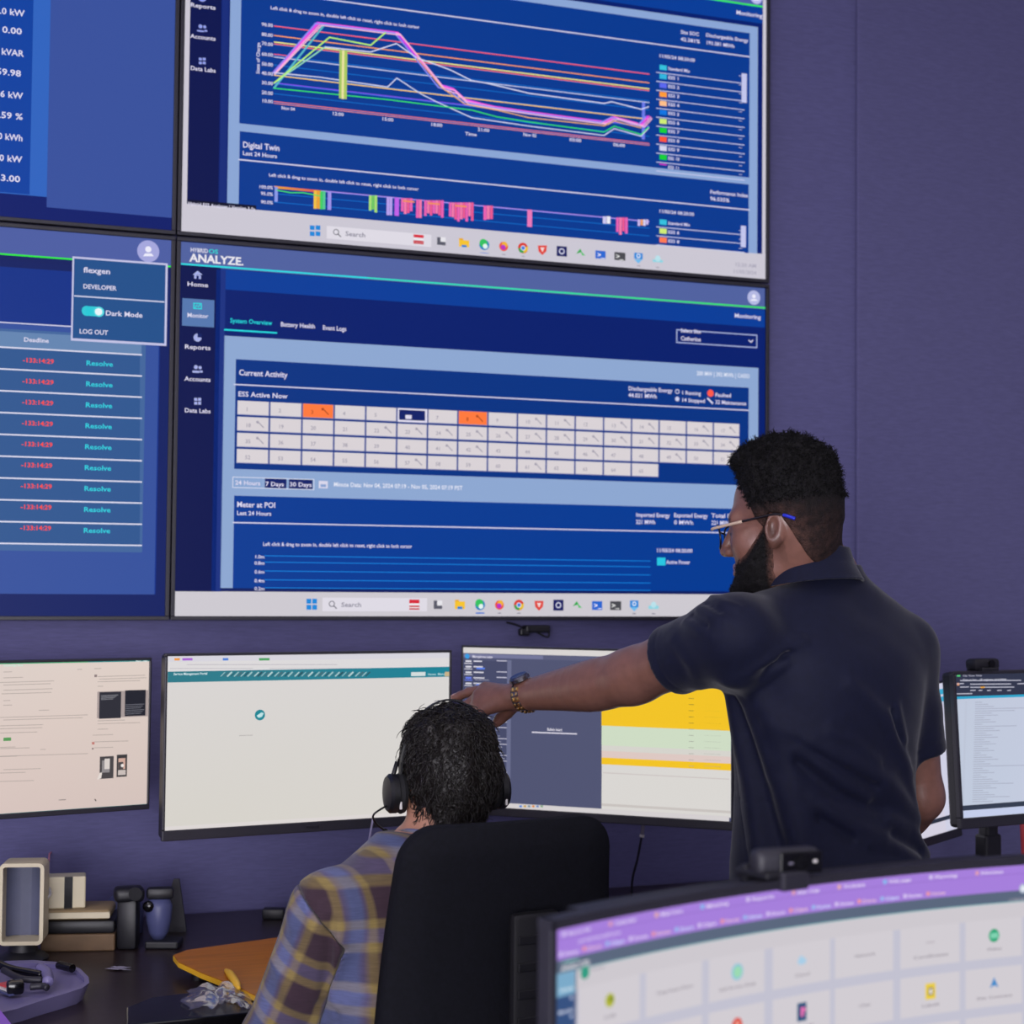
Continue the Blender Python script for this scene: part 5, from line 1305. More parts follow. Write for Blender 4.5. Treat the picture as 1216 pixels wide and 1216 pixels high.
# ------------------------------------------------------------------ the standing man
mat('skin_deep', '#7a5040', 0.33, attr=True, noise=(60, 0.10), bump=(350, 0.12), spec=0.55)
mat('polo_cloth', '#0f132b', 0.68, noise=(90, 0.12), bump=(900, 0.25), sheen=0.16, spec=0.22)
mat('hair_black', '#0d0b0d', 0.75, attr=True, noise=(200, 0.4), bump=(350, 0.8), spec=0.25)
mat('trouser_cloth', '#22222c', 0.85, noise=(120, 0.15), bump=(500, 0.2))
mat('shoe_leather', '#17120f', 0.4, noise=(30, 0.1))
mat('gold_metal', '#d8b478', 0.3, metal=1.0, noise=(60, 0.08)); mat('watch_dark', '#2a2c48', 0.2, noise=(30, 0.05))
mat('frame_dark', '#14101a', 0.3, noise=(30, 0.05)); mat('frame_cream', '#c8b09a', 0.35, noise=(30, 0.05)); mat('frame_blue', '#2433c8', 0.35, noise=(30, 0.05))
mat('lens_glass', '#7080b0', 0.05, alpha=0.16, noise=(10, 0.02))
mat('nail', '#c89a8a', 0.35, noise=(30, 0.05))

ah, ph = math.radians(62), math.radians(7)
fh = -math.sin(ah) * math.cos(ph) * RIGHT0 + math.cos(ah) * math.cos(ph) * FWD0 - math.sin(ph) * UP0
RH = frame(fh); OH = P(921, 626, 2.83) - RH @ np.array([-.076, -.012, -.006])
def toH(p): return ((p - OH.astype(F32)) @ RH.astype(F32)).astype(F32)
def fromH(q): return OH + np.asarray(q, float) @ RH.T
AT = math.radians(33); RT = body_frame(AT); OT = ground(0.548, 2.93)
def toT(p): return ((p - OT.astype(F32)) @ RT.astype(F32)).astype(F32)
def fromT(q): return OT + np.asarray(q, float) @ RT.T
NB = P(972, 690, 2.95)
SL, EL, WL = P(866, 756, 2.80), P(738, 809, 3.00), P(620, 826, 3.20)
SR, ER, WR = P(1066, 772, 2.99), P(1092, 946, 3.02), P(1052, 1002, 3.22)
NBh = (NB - OH) @ RH
# left hand
K = [P(577, 818, 3.27), P(570, 826, 3.255), P(569, 835, 3.24), P(574, 843, 3.225)]
IDX = [K[0], P(557, 822, 3.30), P(546.5, 826, 3.315), P(539, 829, 3.325)]
MID = [K[1], P(553, 839, 3.28), P(556, 852, 3.265), P(566, 854, 3.25)]
RNG = [K[2], P(553.5, 846, 3.26), P(559, 858, 3.245), P(570, 857, 3.235)]
PNK = [K[3], P(561, 852, 3.24), P(566, 861, 3.232), P(575, 859, 3.225)]
THB = [P(612, 834, 3.235), P(602, 846, 3.255), P(594.5, 853, 3.262), P(590, 858, 3.264)]
fa = (WL - EL) / np.linalg.norm(WL - EL)
def body_rings(e):
    return smooth_rings([(.80, 0, 0, .165 + e, .125 + e), (.92, 0, -.005, .172 + e, .13 + e), (1.02, 0, -.004, .160 + e, .118 + e), (1.10, 0, 0, .152 + e, .110 + e), (1.20, 0, 0, .154 + e, .112 + e),
            (1.30, 0, -.002, .168 + e, .120 + e), (1.38, 0, -.004, .178 + e, .118 + e), (1.43, 0, 0, .165 + e, .102 + e), (1.475, 0, .006, .12 + e, .078 + e), (1.52, 0, .012, .06 + e, .055 + e)])
def arm_l(p):
    mid1 = EL + (WL - EL) * .22; mid2 = EL + (WL - EL) * .6
    d = limb(p, [SL, SL + (EL - SL) * .45, EL - (EL - SL) * .12], [.054, .052, .046], 4)
    d = smin(d, limb(p, [EL - (EL - SL) * .14, mid1, mid2, WL], [.044, .0485, .0385, .0275], 4), .03)
    return d
def hand_l(p):
    d = cap(p, WL - fa * .01, WL + fa * .015, .027, .025)
    for k, r in zip(K, (.0145, .0150, .0145, .0125)): d = smin(d, cap(p, WL + fa * .012, k, .019, r), .012)
    for c, r in ((IDX, (.0105, .0095, .0085, .0070)), (MID, (.0115, .0105, .0095, .0085)), (RNG, (.0110, .0100, .0092, .0085)), (PNK, (.0098, .0088, .0080, .0072))):
        d = smin(d, chain(p, c, r, .003), .004)
    d = smin(d, chain(p, THB, (.016, .0125, .0112, .0095), .004), .008)
    return d
def arm_r(p):
    d = limb(p, [SR, SR + (ER - SR) * .5, ER], [.052, .050, .041])
    d = smin(d, limb(p, [ER, ER + (WR - ER) * .35, WR], [.041, .043, .028]), .02)
    h0 = WR + (WR - ER) / np.linalg.norm(WR - ER) * .05
    d = smin(d, cap(p, WR, h0, .026, .03), .015)
    side = np.cross((h0 - WR) / np.linalg.norm(h0 - WR), RT[:, 0]); side /= np.linalg.norm(side)
    dr = (h0 - WR) / np.linalg.norm(h0 - WR)
    for i in range(4):
        o = h0 + side * (.024 - .016 * i)
        d = smin(d, chain(p, [o, o + dr * .04 , o + dr * .065 - RT[:, 0] * .02], (.0105, .0095, .008), .003), .005)
    return smin(d, chain(p, [WR + dr * .02, WR + dr * .045 + side * .035, WR + dr * .075 + side * .045], (.013, .011, .009), .004), .008)
_brs = body_rings(-.012)
def skin(p):
    d = head_sdf(toH(p), NBh, .057)
    d = smin(d, cap(p, NB, fromT((0, .0, 1.42)), .062, .075), .04)
    d = smin(d, loft(toT(p), _brs, 2.3), .02)
    d = smin(d, smin(arm_l(p), hand_l(p), .012), .015)
    return smin(d, arm_r(p), .015)
lo, hi = bound([fromH((0, 0, .13)), fromH((0, .13, 0)), fromH((0, -.12, 0)), fromT((-.2, -.15, .88)), fromT((.2, .15, .88)), fromT((-.2, .15, .9)), fromT((.2, -.15, .9)), WL, IDX[3], THB[3], ER, WR, SL, SR], .075)
lo[2] = .90
V, F = mesh_sdf(skin, lo, hi, .0027)
V = relax(V, F, 1, .3)
q = toH(V.astype(F32)); base = np.array(lin('#815a4d'))
col = np.tile(base, (len(V), 1))
ear_shade = np.exp(-((np.abs(q[:, 0]) - .080) / .006) ** 2 - ((q[:, 1] + .006) / .006) ** 2 - ((q[:, 2] + .010) / .012) ** 2)
col *= (1 - .7 * ear_shade)[:, None]  # shade of the ear hollow put into the skin colour
lip = np.exp(-((q[:, 1] - .097) / .014) ** 2 - ((q[:, 2] + .066) / .010) ** 2 - (q[:, 0] / .02) ** 2)[:, None]
col = col * (1 - lip * .6) + np.array(lin('#9a5a58')) * lip * .6
brow = np.exp(-((q[:, 2] - .0195) / .0045) ** 2) * ((np.abs(q[:, 0]) > .010) & (np.abs(q[:, 0]) < .052) & (q[:, 1] > .062))
col *= (1 - .8 * brow)[:, None]
eye = ((np.abs(np.abs(q[:, 0]) - .031) < .016) & (np.abs(q[:, 2] + .006) < .0022) & (q[:, 1] > .07)); col[eye] *= .3
stub = np.clip(1 - np.abs(q[:, 2] + .03) / .05, 0, 1) * np.clip((.02 - q[:, 1]) / .02, 0, 1) * (q[:, 1] > -.02) * (np.abs(q[:, 0]) > .04)
col *= (1 - .35 * np.clip(stub, 0, 1))[:, None]
for c in (IDX, THB):                               # paler finger pads
    w = np.exp(-(np.linalg.norm(V - c[3], axis=1) / .014) ** 2)[:, None]; col = col * (1 - .5 * w) + np.array(lin('#b07a6c')) * .5 * w
man = mk('person', (V, F), 'skin_deep', smooth=True, colors=col, loc=OT)
tag(man, 'standing man in a dark polo shirt and glasses pointing at a monitor', 'person')

# polo shirt with its folds
sh_rings = smooth_rings([(.97, .008, -.008, .190, .150), (1.04, .004, -.004, .180, .140), (1.12, 0, 0, .170, .126), (1.22, 0, 0, .170, .125), (1.30, 0, -.002, .181, .132), (1.38, 0, -.004, .190, .130), (1.43, 0, 0, .177, .114), (1.475, 0, .006, .132, .09), (1.52, 0, .012, .078, .07), (1.55, 0, .016, .066, .066)])
_brs = body_rings(-.012)
HL = SL + (EL - SL) * .50; dl = (EL - SL) / np.linalg.norm(EL - SL)
HR = SR + (ER - SR) * .70; dr_ = (ER - SR) / np.linalg.norm(ER - SR)
def shirt0(p):
    q = toT(p)
    d = loft(q, sh_rings, 2.25)
    d = smin(d, cap(p, fromT((-.06, .0, 1.455)), SL, .060, .062), .05)
    d = smin(d, cap(p, fromT((.06, .0, 1.455)), SR, .060, .060), .05)
    s1 = smax(chain(p, [SL - dl * .02, SL + (EL - SL) * .3, HL + dl * .03], [.062, .0625, .0625], .005), half(p, HL, dl), .003)
    d = smin(d, s1, .035)
    s2 = smax(chain(p, [SR, SR + (ER - SR) * .4, HR + dr_ * .03], [.063, .060, .0585], .01), half(p, HR, dr_), .003)
    d = smin(d, s2, .025)
    return d
def tr(*pts): return [trace(shirt0, *a) for a in dense(pts)]
FOLD = [(tr((864, 806), (891, 796), (932, 768), (952, 762)), .010, .009), (tr((894, 797), (920, 781)), .007, .007), (tr((907, 806), (932, 788)), .007, .006),
        (tr((867, 808), (878, 880), (891, 934), (900, 1000)), .020, .010), (tr((878, 807), (903, 873), (929, 937), (953, 1005)), .022, .012), (tr((886, 806), (913, 851), (932, 892), (950, 980)), .018, .010),
        (tr((920, 860), (964, 880), (1013, 908), (1054, 931), (1086, 972)), .015, .014), (tr((932, 876), (977, 911), (1029, 949)), .010, .008), (tr((964, 950), (1006, 979), (1048, 995)), .012, .009),
        (tr((1051, 851), (1061, 880), (1080, 918)), .008, .008), (tr((1064, 838), (1073, 880)), .007, .007), (tr((1009, 812), (1054, 854), (1073, 905), (1084, 955)), .012, .007),
        (tr((1054, 973), (1080, 982), (1100, 1014)), .010, .010), (tr((1020, 1000), (1060, 1005), (1090, 1025)), .009, .007), (tr((985, 868), (1010, 880), (1040, 905)), .010, .007), (tr((930, 930), (960, 990)), .009, .008),
        (tr((845, 708), (858, 716), (876, 722)), .006, .006), (tr((830, 722), (846, 733), (862, 737)), .006, .006), (tr((814, 738), (830, 750), (846, 755)), .006, .005), (tr((800, 760), (820, 790), (830, 815)), .012, .004)]
VAL = [(tr((872, 812), (890, 878), (908, 935), (925, 1000)), .018, .009), (tr((882, 812), (905, 855), (925, 905), (940, 960)), .008, .009), (tr((925, 868), (985, 902), (1040, 932)), .009, .008), (tr((945, 905), (995, 945), (1050, 962)), .012, .008), (tr((975, 972), (1020, 1002)), .010, .007),
       (tr((888, 800), (934, 775)), .006, .008), (tr((1058, 845), (1068, 885)), .006, .007), (tr((838, 716), (856, 726)), .005, .005), (tr((822, 731), (840, 744)), .005, .005), (tr((1060, 990), (1092, 1010)), .008, .006)]
def shirt(p):
    d = shirt0(p)
    for pts, w, h in FOLD: d = d - ridge(p, pts, w, h * 1.15)
    for pts, w, h in VAL: d = d + ridge(p, pts, w, h * 1.2)
    d = d - .0022 * wob(p, 38, 3) - .001 * wob(p, 90, 13)
    # hem lines of the sleeves
    d = d + .0014 * np.exp(-((half(p, HL - dl * .022, dl)) / .0018) ** 2) + .0014 * np.exp(-((half(p, HR - dr_ * .022, dr_)) / .0018) ** 2)
    q = p - NB.astype(F32); 
    return smax(d, -cap(p, NB + (0, 0, -.03), NB + (0, 0, .1), .058, .07), .01)
lo, hi = bound([SL, SR, HL, HR, fromT((-.2, -.16, .97)), fromT((.2, .16, .97)), fromT((-.2, .16, 1.5)), fromT((.2, -.16, 1.56))], .085); lo[2] = .97
V, F = mesh_sdf(shirt, lo, hi, .0038); V = relax(V, F, 1, .4)
mk('polo_shirt', (V, F), 'polo_cloth', man, smooth=True)
# collar turned down round the neck
nUp = UP0 + RT[:, 1] * .16; nUp /= np.linalg.norm(nUp)
RCo = frame(RT[:, 1] - nUp * (RT[:, 1] @ nUp), nUp); CO = P(958, 674, 2.92)
def collar(p):
    q = ((p - CO.astype(F32)) @ RCo.astype(F32)).astype(F32)
    R_ = [(-.06, 0, -.002, .108, .112), (-.03, 0, 0, .0885, .093), (.0, 0, 0, .0765, .080), (.030, 0, .001, .0715, .076)]
    d = np.abs(loft(q, R_, 2.0)) - .0035
    zt = .026 - .10 * np.clip(q[:, 1] + .02, 0, .2); zb = -.034 - .04 * np.clip(q[:, 1], 0, .2)
    d = np.maximum(d, np.maximum(q[:, 2] - zt, zb - q[:, 2]))
    return d
lo, hi = bound([CO], .125)
V, F = mesh_sdf(collar, lo, hi, .0022); V = relax(V, F, 2, .4)
mk('collar', (V, F), 'polo_cloth', man, smooth=True)

# hair, beard
def hairline(y): return np.interp(y, [-.13, -.075, -.056, -.040, -.024, -.004, .010, .022, .034, .05, .068, .1], [-.11, -.095, -.066, -.022, .014, .020, -.006, .012, .050, .082, .098, .105])
def hair(p):
    q = toH(p); d = head_sdf(q, NBh, .057, ear=False)
    z = q[:, 2]
    t = .0022 + .010 * np.clip((z + .01) / .05, 0, 1) + .022 * np.clip((z - .055) / .06, 0, 1)
    t = t * (1 - .8 * np.clip((q[:, 1] - .02) / .05, 0, 1) * np.clip((.125 - z) / .03, 0, 1))
    t = t - .006 * np.clip((-q[:, 1] - .05) / .04, 0, 1) * np.clip((z - .0) / .04, 0, 1)
    amp = np.clip(t / .03, .04, 1)
    d = d - t - amp * (.0055 * wob(q, 330, 11, 6) + .0055 * wob(q, 170, 5, 5))
    return smax(d, hairline(q[:, 1]).astype(F32) - z + .002 * wob(q, 300, 4), .004)
lo, hi = bound([fromH((0, -.02, .03))], .165)
V, F = mesh_sdf(hair, lo, hi, .0024)
def tufts(V, fn, count, length, rad, sel, curl, seed):
    r = np.random.default_rng(seed); ids = r.choice(np.where(sel)[0], count)
    parts_v, parts_f, n0 = [], [], 0
    P0 = V[ids]; e = .002; N = np.stack([fn((P0 + np.eye(3)[k] * e).astype(F32)) - fn((P0 - np.eye(3)[k] * e).astype(F32)) for k in range(3)], 1).astype(float)
    N /= np.linalg.norm(N, axis=1)[:, None] + 1e-9
    for i in range(count):
        d = N[i] + r.normal(size=3) * .5; d /= np.linalg.norm(d); s = r.normal(size=3); L = length * (.5 + .8 * r.random())
        t = np.linspace(0, 1, 5); ang = r.random() * 6 + t * curl
        u = np.cross(d, s); u /= np.linalg.norm(u); w = np.cross(d, u)
        path = P0[i] - d * .003 + d * (t * L)[:, None] + (u * np.cos(ang)[:, None] + w * np.sin(ang)[:, None]) * (L * .22 * t[:, None])
        v, f = tube(path, rad * (1 - .75 * t), 3, False); parts_v.append(v); parts_f += [[k + n0 for k in g] for g in f]; n0 += len(v)
    return np.concatenate(parts_v), parts_f
qz = toH(V.astype(F32))
tv, tf = tufts(V, hair, 5600, .0105, .0011, qz[:, 2] > .035, 7.0, 1)
hv, hf = merge((V, F.tolist()), (tv, tf))
fade = np.clip((.042 - qz[:, 2]) / .06, 0, 1) * np.clip((qz[:, 1] + .085) / .05, .25, 1) * np.clip(.55 + .45 * wob(qz, 420, 17), 0, 1)
hc = np.concatenate([np.array(lin('#0d0b0d')) * (1 - .62 * fade[:, None]) + base * .62 * fade[:, None], np.tile(np.array(lin('#0d0b0d')), (len(tv), 1))])
o = mk('hair', (hv, hf), 'hair_black', man, smooth=True, colors=hc); tag(o, 'short black curly hair')
def beard_parts(q):
    top = np.interp(q[:, 1], [-.01, .006, .02, .035, .05, .065, .08, .1], [.016, .006, -.010, -.028, -.044, -.051, -.0475, -.0475]).astype(F32)
    rear = .002 + .12 * np.clip(-q[:, 2] - .02, 0, .12)
    edge = np.minimum(top - q[:, 2], q[:, 1] - rear)
    return top, rear, edge
def beard_fn(p):
    q = toH(p); d = head_sdf(q, NBh, .057, ear=False); top, rear, edge = beard_parts(q)
    t = .0005 + .012 * np.clip(edge / .022, 0, 1) ** .8 - .0095 * np.clip((q[:, 1] - .066) / .018, 0, 1) * np.clip((q[:, 2] + .100) / .025, 0, 1)
    low = ell(q, (0, .046, -.108), (.044, .034, .025))
    d = smin(d - t, low, .015) - .0016 * wob(q, 420, 8) * np.clip(edge / .01, 0, 1)
    d = np.maximum(d, -edge - .002 + .002 * wob(q, 500, 19))
    d = np.maximum(d, -.128 - q[:, 2])
    return smax(d, -ell(q, (0, .106, -.0665), (.030, .030, .0165)), .004)
lo, hi = bound([fromH((0, .05, -.07))], .1)
V, F = mesh_sdf(beard_fn, lo, hi, .0022)
qb = toH(V.astype(F32)); eb = beard_parts(qb)[2]
tv, tf = tufts(V, beard_fn, 3600, .006, .0006, eb > .001, 4.0, 2)
fb = np.clip(1 - eb / .010, 0, 1) * np.clip(.6 + .5 * wob(qb, 480, 23), 0, 1)
bc = np.concatenate([np.array(lin('#0d0b0d')) * (1 - .75 * fb[:, None]) + base * .75 * fb[:, None], np.tile(np.array(lin('#120f10')), (len(tv), 1))])
hv, hf = merge((V, F.tolist()), (tv, tf)); tag(mk('beard', (hv, hf), 'hair_black', man, smooth=True, colors=bc), 'full black beard')

# glasses
gl = bpy.data.objects.new('glasses', None); COL.objects.link(gl); gl.parent = man; gl.location = (0, 0, 0)
def rimloop(sx):
    t = np.linspace(0, 2 * math.pi, 29); x = np.sign(np.cos(t)) * np.abs(np.cos(t)) ** .8 * .0235; z = np.sign(np.sin(t)) * np.abs(np.sin(t)) ** .8 * .0205
    return np.stack([sx * .034 + x, .113 - .0022 * (np.abs(sx * .034 + x) / .02) ** 2 + 0 * x, -.006 + z - .0005], 1)
for sx in (-1, 1):
    lp = rimloop(sx); mk('rim', tube(fromH(lp), .0016, 8, False), 'frame_dark', gl, smooth=True)
    c = lp[:-1].mean(0); mk('lens', (fromH(np.vstack([lp[:-1], c])), [[i, (i + 1) % 28, 28] for i in range(28)]), 'lens_glass', gl, smooth=True)
    mk('temple', tube(fromH(bez([(sx * .0575, .1085, .006), (sx * .068, .098, .007), (sx * .0775, .045, .011)], 12)), .0027, 8), 'frame_cream', gl, smooth=True)
    mk('temple_arm', tube(fromH(bez([(sx * .0775, .046, .011), (sx * .080, .01, .0140), (sx * .0815, -.014, .0155), (sx * .0825, -.031, .012)], 14)), .0021, 8), 'frame_dark', gl, smooth=True)
    mk('temple_tip', tube(fromH(bez([(sx * .0825, -.030, .012), (sx * .084, -.038, .009), (sx * .084, -.050, .003)], 10)), .0030, 8), 'frame_blue', gl, smooth=True)
mk('bridge', tube(fromH(bez([(-.0115, .1125, .0), (0, .1155, .003), (.0115, .1125, .0)], 10)), .0016, 8), 'frame_dark', gl, smooth=True)

# wristwatch
wd = np.array([0, 0, 1.0]) - RIGHT0 * .25 - FWD0 * .35; wd -= fa * (wd @ fa); wd /= np.linalg.norm(wd); ws = np.cross(fa, wd)
wc = EL + (WL - EL) * .955
wt = bpy.data.objects.new('wristwatch', None); COL.objects.link(wt); wt.parent = man
NL = 20
for i in range(NL):
    a = 2 * math.pi * (i + .5) / NL
    if math.cos(a) > .78: continue
    o = math.cos(a) * wd + math.sin(a) * ws; t_ = -math.sin(a) * wd + math.cos(a) * ws
    Rl = np.stack([t_, fa, o], 1); c = wc + o * .0315 + fa * .003 * math.sin(a)
    lk = mk('bracelet_link', box(c, (.0085, .017, .0035), Rl, .0012), 'gold_metal' if i % 2 else 'steel', wt, smooth=40)
    for e_ in (-.0055, .0055): mk('link_bead', box(c + fa * e_ + o * .0015, (.006, .0045, .0035), Rl, .0012), 'gold_metal', lk)
Rl = np.stack([ws, fa, wd], 1)
mk('watch_case', lathe([(.016, -.003), (.0205, -.001), (.0205, .005), (.018, .0075)], wc + wd * .033, Rl, 28), 'steel', wt, smooth=30)
mk('watch_face', lathe([(.0172, .0076), (.0165, .0084), (.0005, .0088)], wc + wd * .033, Rl, 28), 'watch_dark', wt, smooth=30)
mk('under_strap', tube([wc + (math.cos(a) * wd + math.sin(a) * ws) * .0298 + fa * .008 for a in np.linspace(0, 2 * math.pi, 33)], .0025, 6, False), 'black_plastic', wt, smooth=True)
# nails of the pointing finger and the thumb
for c, up_ in ((IDX, wd), (THB, -RIGHT0 * .3 + wd * .2 + FWD0 * -.5)):
    d_ = (c[3] - c[2]) / np.linalg.norm(c[3] - c[2]); u_ = up_ - d_ * (up_ @ d_); u_ /= np.linalg.norm(u_)
    mk('fingernail', box(c[3] - d_ * .003 + u_ * .0067, (.009, .010, .0016), np.stack([np.cross(d_, u_), d_, u_], 1), .0007), 'nail', man)

# trousers and shoes, hidden by the near monitor from here
def trousers(p):
    q = toT(p); d = loft(q, [(.78, 0, 0, .168, .128), (.92, 0, -.004, .174, .134), (1.03, 0, -.003, .165, .122)], 2.2)
    for sx, st in ((-1, .06), (1, -.04)):
        d = smin(d, chain(q, [(sx * .088, 0, .84), (sx * .10, .03 + st, .5), (sx * .10, st, .07)], [.092, .072, .062], .02), .05)
    return smax(d, .055 - q[:, 2], .01) - .0025 * wob(p, 30, 9)
lo, hi = bound([fromT((-.2, -.18, .03)), fromT((.2, .2, 1.05)), fromT((-.2, .2, .5)), fromT((.2, -.18, .5))], .03)
V, F = mesh_sdf(trousers, lo, hi, .008); mk('trousers', (V, F), 'trouser_cloth', man, smooth=True)
for sx, st in ((-1, .06), (1, -.04)):
    def shoe(p):
        q = toT(p) - np.array([sx * .105, st, 0], F32)
        d = smin(cap(q, (0, -.045, .045), (0, .13, .034), .044, .040), cap(q, (0, -.03, .05), (0, -.03, .10), .045, .05), .03)
        return smax(d, .001 - q[:, 2], .004)
    c = fromT((sx * .105, st, .06)); lo, hi = bound([c + RT[:, 1] * .17, c - RT[:, 1] * .1], .09); lo[2] = -.01
    V, F = mesh_sdf(shoe, lo, hi, .006); mk('shoe', (V, F), 'shoe_leather', man, smooth=True)
# ------------------------------------------------------------------ the seated man
mat('skin_tan', '#b07e66', 0.45, attr=True, noise=(60, 0.08), bump=(350, 0.1))
mat('hair_brown', '#17120f', 0.42, noise=(160, 0.5), bump=(250, 0.6), spec=0.5)
mat('jeans', '#1f2433', 0.85, noise=(150, 0.2), bump=(500, 0.2))
mat('headset_black', '#0d0d12', 0.45, noise=(30, 0.06)); mat('ear_foam', '#0b0b0f', 0.8, noise=(80, 0.15))
def plaid_material():
    m = bpy.data.materials.new('plaid_flannel'); m.use_nodes = True; nt = m.node_tree; b = nt.nodes['Principled BSDF']
    b.inputs['Roughness'].default_value = .85; b.inputs['Specular IOR Level'].default_value = .2; b.inputs['Sheen Weight'].default_value = .15
    def stripes(attr, period, stops, shift):
        a = nt.nodes.new('ShaderNodeAttribute'); a.attribute_name = attr
        d = nt.nodes.new('ShaderNodeMath'); d.operation = 'MULTIPLY_ADD'; d.inputs[1].default_value = 1 / period; d.inputs[2].default_value = shift + 20
        f = nt.nodes.new('ShaderNodeMath'); f.operation = 'FRACT'
        r = nt.nodes.new('ShaderNodeValToRGB'); r.color_ramp.interpolation = 'LINEAR'
        nt.links.new(a.outputs['Fac'], d.inputs[0]); nt.links.new(d.outputs[0], f.inputs[0]); nt.links.new(f.outputs[0], r.inputs['Fac'])
        el = r.color_ramp.elements
        while len(el) > 2: el.remove(el[-1])
        for i, (pos, c) in enumerate(stops):
            e = el[i] if i < 2 else el.new(pos)
            e.position = pos; e.color = (*lin(c), 1)
        return r
    dk, yl, lv, bl = '#3c2c36', '#8a7848', '#605a7a', '#5e70a0'
    h = stripes('pv', .100, [(0, dk), (.40, dk), (.45, yl), (.56, yl), (.60, lv), (.78, lv), (.82, yl), (.92, yl), (.97, dk)], .15)
    v = stripes('pu', .115, [(0, dk), (.34, dk), (.38, yl), (.45, yl), (.50, lv), (.60, bl), (.74, bl), (.80, lv), (.86, yl), (.92, yl), (.97, dk)], .32)
    mx = nt.nodes.new('ShaderNodeMix'); mx.data_type = 'RGBA'; mx.blend_type = 'MIX'; mx.inputs['Factor'].default_value = .5
    nt.links.new(h.outputs['Color'], mx.inputs['A']); nt.links.new(v.outputs['Color'], mx.inputs['B'])
    # woven threads
    tc = nt.nodes.new('ShaderNodeTexCoord'); nz = nt.nodes.new('ShaderNodeTexNoise'); nz.inputs['Scale'].default_value = 260
    mp = nt.nodes.new('ShaderNodeMapping'); mp.inputs['Scale'].default_value = (.15, .15, 1.6)
    nt.links.new(tc.outputs['Object'], mp.inputs['Vector']); nt.links.new(mp.outputs['Vector'], nz.inputs['Vector'])
    rg = nt.nodes.new('ShaderNodeMapRange'); rg.inputs['To Min'].default_value = .72; rg.inputs['To Max'].default_value = 1.3; nt.links.new(nz.outputs['Fac'], rg.inputs['Value'])
    m2 = nt.nodes.new('ShaderNodeMix'); m2.data_type = 'RGBA'; m2.blend_type = 'MULTIPLY'; m2.inputs['Factor'].default_value = 1
    nt.links.new(mx.outputs['Result'], m2.inputs['A']); nt.links.new(rg.outputs['Result'], m2.inputs['B']); nt.links.new(m2.outputs['Result'], b.inputs['Base Color'])
    M['plaid_flannel'] = m
plaid_material()

a2, p2 = math.radians(20), math.radians(7)
f2 = -math.sin(a2) * math.cos(p2) * RIGHT0 + math.cos(a2) * math.cos(p2) * FWD0 - math.sin(p2) * UP0
RH2 = frame(f2); OH2 = P(532, 932, 2.90)
HS = .93
def toH2(p): return ((p - OH2.astype(F32)) @ RH2.astype(F32) / HS).astype(F32)
def fromH2(q): return OH2 + HS * np.asarray(q, float) @ RH2.T
AS = math.radians(30); RS2 = body_frame(AS); OS = ground(-0.135, 2.835)
def toS(p): return ((p - OS.astype(F32)) @ RS2.astype(F32)).astype(F32)
def fromS(q): return OS + np.asarray(q, float) @ RS2.T
NB2 = P(519, 1006, 2.87); NB2h = (NB2 - OH2) @ RH2 / HS
SL2, EL2 = P(394, 1084, 2.71), P(326, 1236, 2.78)
SR2 = P(628, 1046, 2.96)
FS = RS2[:, 1]; RS_ = RS2[:, 0]
WL2 = EL2 + FS * .17 + RS_ * .19; WL2[2] = DZ + .045
ER2 = SR2 + RS_ * .07 + FS * .12 + np.array([0, 0, -.25]); WR2 = ER2 + FS * .24 - RS_ * .06; WR2[2] = DZ + .045
def desk_hand(p, W, dr, sd):
    d = cap(p, W, W + dr * .03, .026, .024); c0 = W + dr * .075
    for i in range(4):
        o = c0 + sd * (-.03 + .02 * i) * -1 + dr * (.012 if i in (1, 2) else 0)
        d = smin(d, cap(p, W + dr * .015, o, .018, .0125), .012)
        d = smin(d, chain(p, [o, o + dr * .035 + np.array([0, 0, .006]), o + dr * .062 - np.array([0, 0, .012]), o + dr * .074 - np.array([0, 0, .026])], (.0098, .0092, .0085, .0072)), .004)
    t0 = W + dr * .03 + sd * .02
    return smin(d, chain(p, [t0, t0 + sd * .03 + dr * .03 - np.array([0, 0, .012]), t0 + sd * .034 + dr * .058 - np.array([0, 0, .022])], (.014, .0115, .009)), .008)
dl2 = (WL2 - EL2) / np.linalg.norm(WL2 - EL2); dr2 = (WR2 - ER2) / np.linalg.norm(WR2 - ER2)
def seat_rings(e): return smooth_rings([(.46, 0, -.01, .175 + e, .125 + e), (.60, 0, -.012, .172 + e, .125 + e), (.75, 0, -.008, .170 + e, .122 + e), (.88, 0, 0, .178 + e, .12 + e), (.96, 0, .004, .182 + e, .112 + e), (1.01, 0, .008, .162 + e, .098 + e), (1.055, 0, .018, .105 + e, .075 + e), (1.09, 0, .026, .062 + e, .056 + e)])
_sr = seat_rings(-.014)
def skin2(p):
    d = HS * head_sdf(toH2(p), NB2h, .056)
    d = smin(d, cap(p, NB2, fromS((0, .01, 1.0)), .060, .07), .04)
    d = smin(d, loft(toS(p), _sr, 2.2), .02)
    d = smin(d, smin(limb(p, [SL2, (SL2 + EL2) / 2, EL2], [.046, .045, .038]), limb(p, [EL2, EL2 + (WL2 - EL2) * .3, WL2], [.038, .039, .026]), .015), .015)
    d = smin(d, smin(limb(p, [SR2, (SR2 + ER2) / 2, ER2], [.046, .045, .038]), limb(p, [ER2, ER2 + (WR2 - ER2) * .3, WR2], [.038, .039, .026]), .015), .015)
    d = smin(d, desk_hand(p, WL2, dl2, RS_), .01)
    return smin(d, desk_hand(p, WR2, dr2, -RS_), .01)
lo, hi = bound([fromH2((0, 0, .13)), fromH2((0, .13, 0)), WL2 + dl2 * .17, WR2 + dr2 * .17, EL2, ER2, fromS((-.2, -.14, .6)), fromS((.2, -.14, .6))], .06); lo[2] = .55
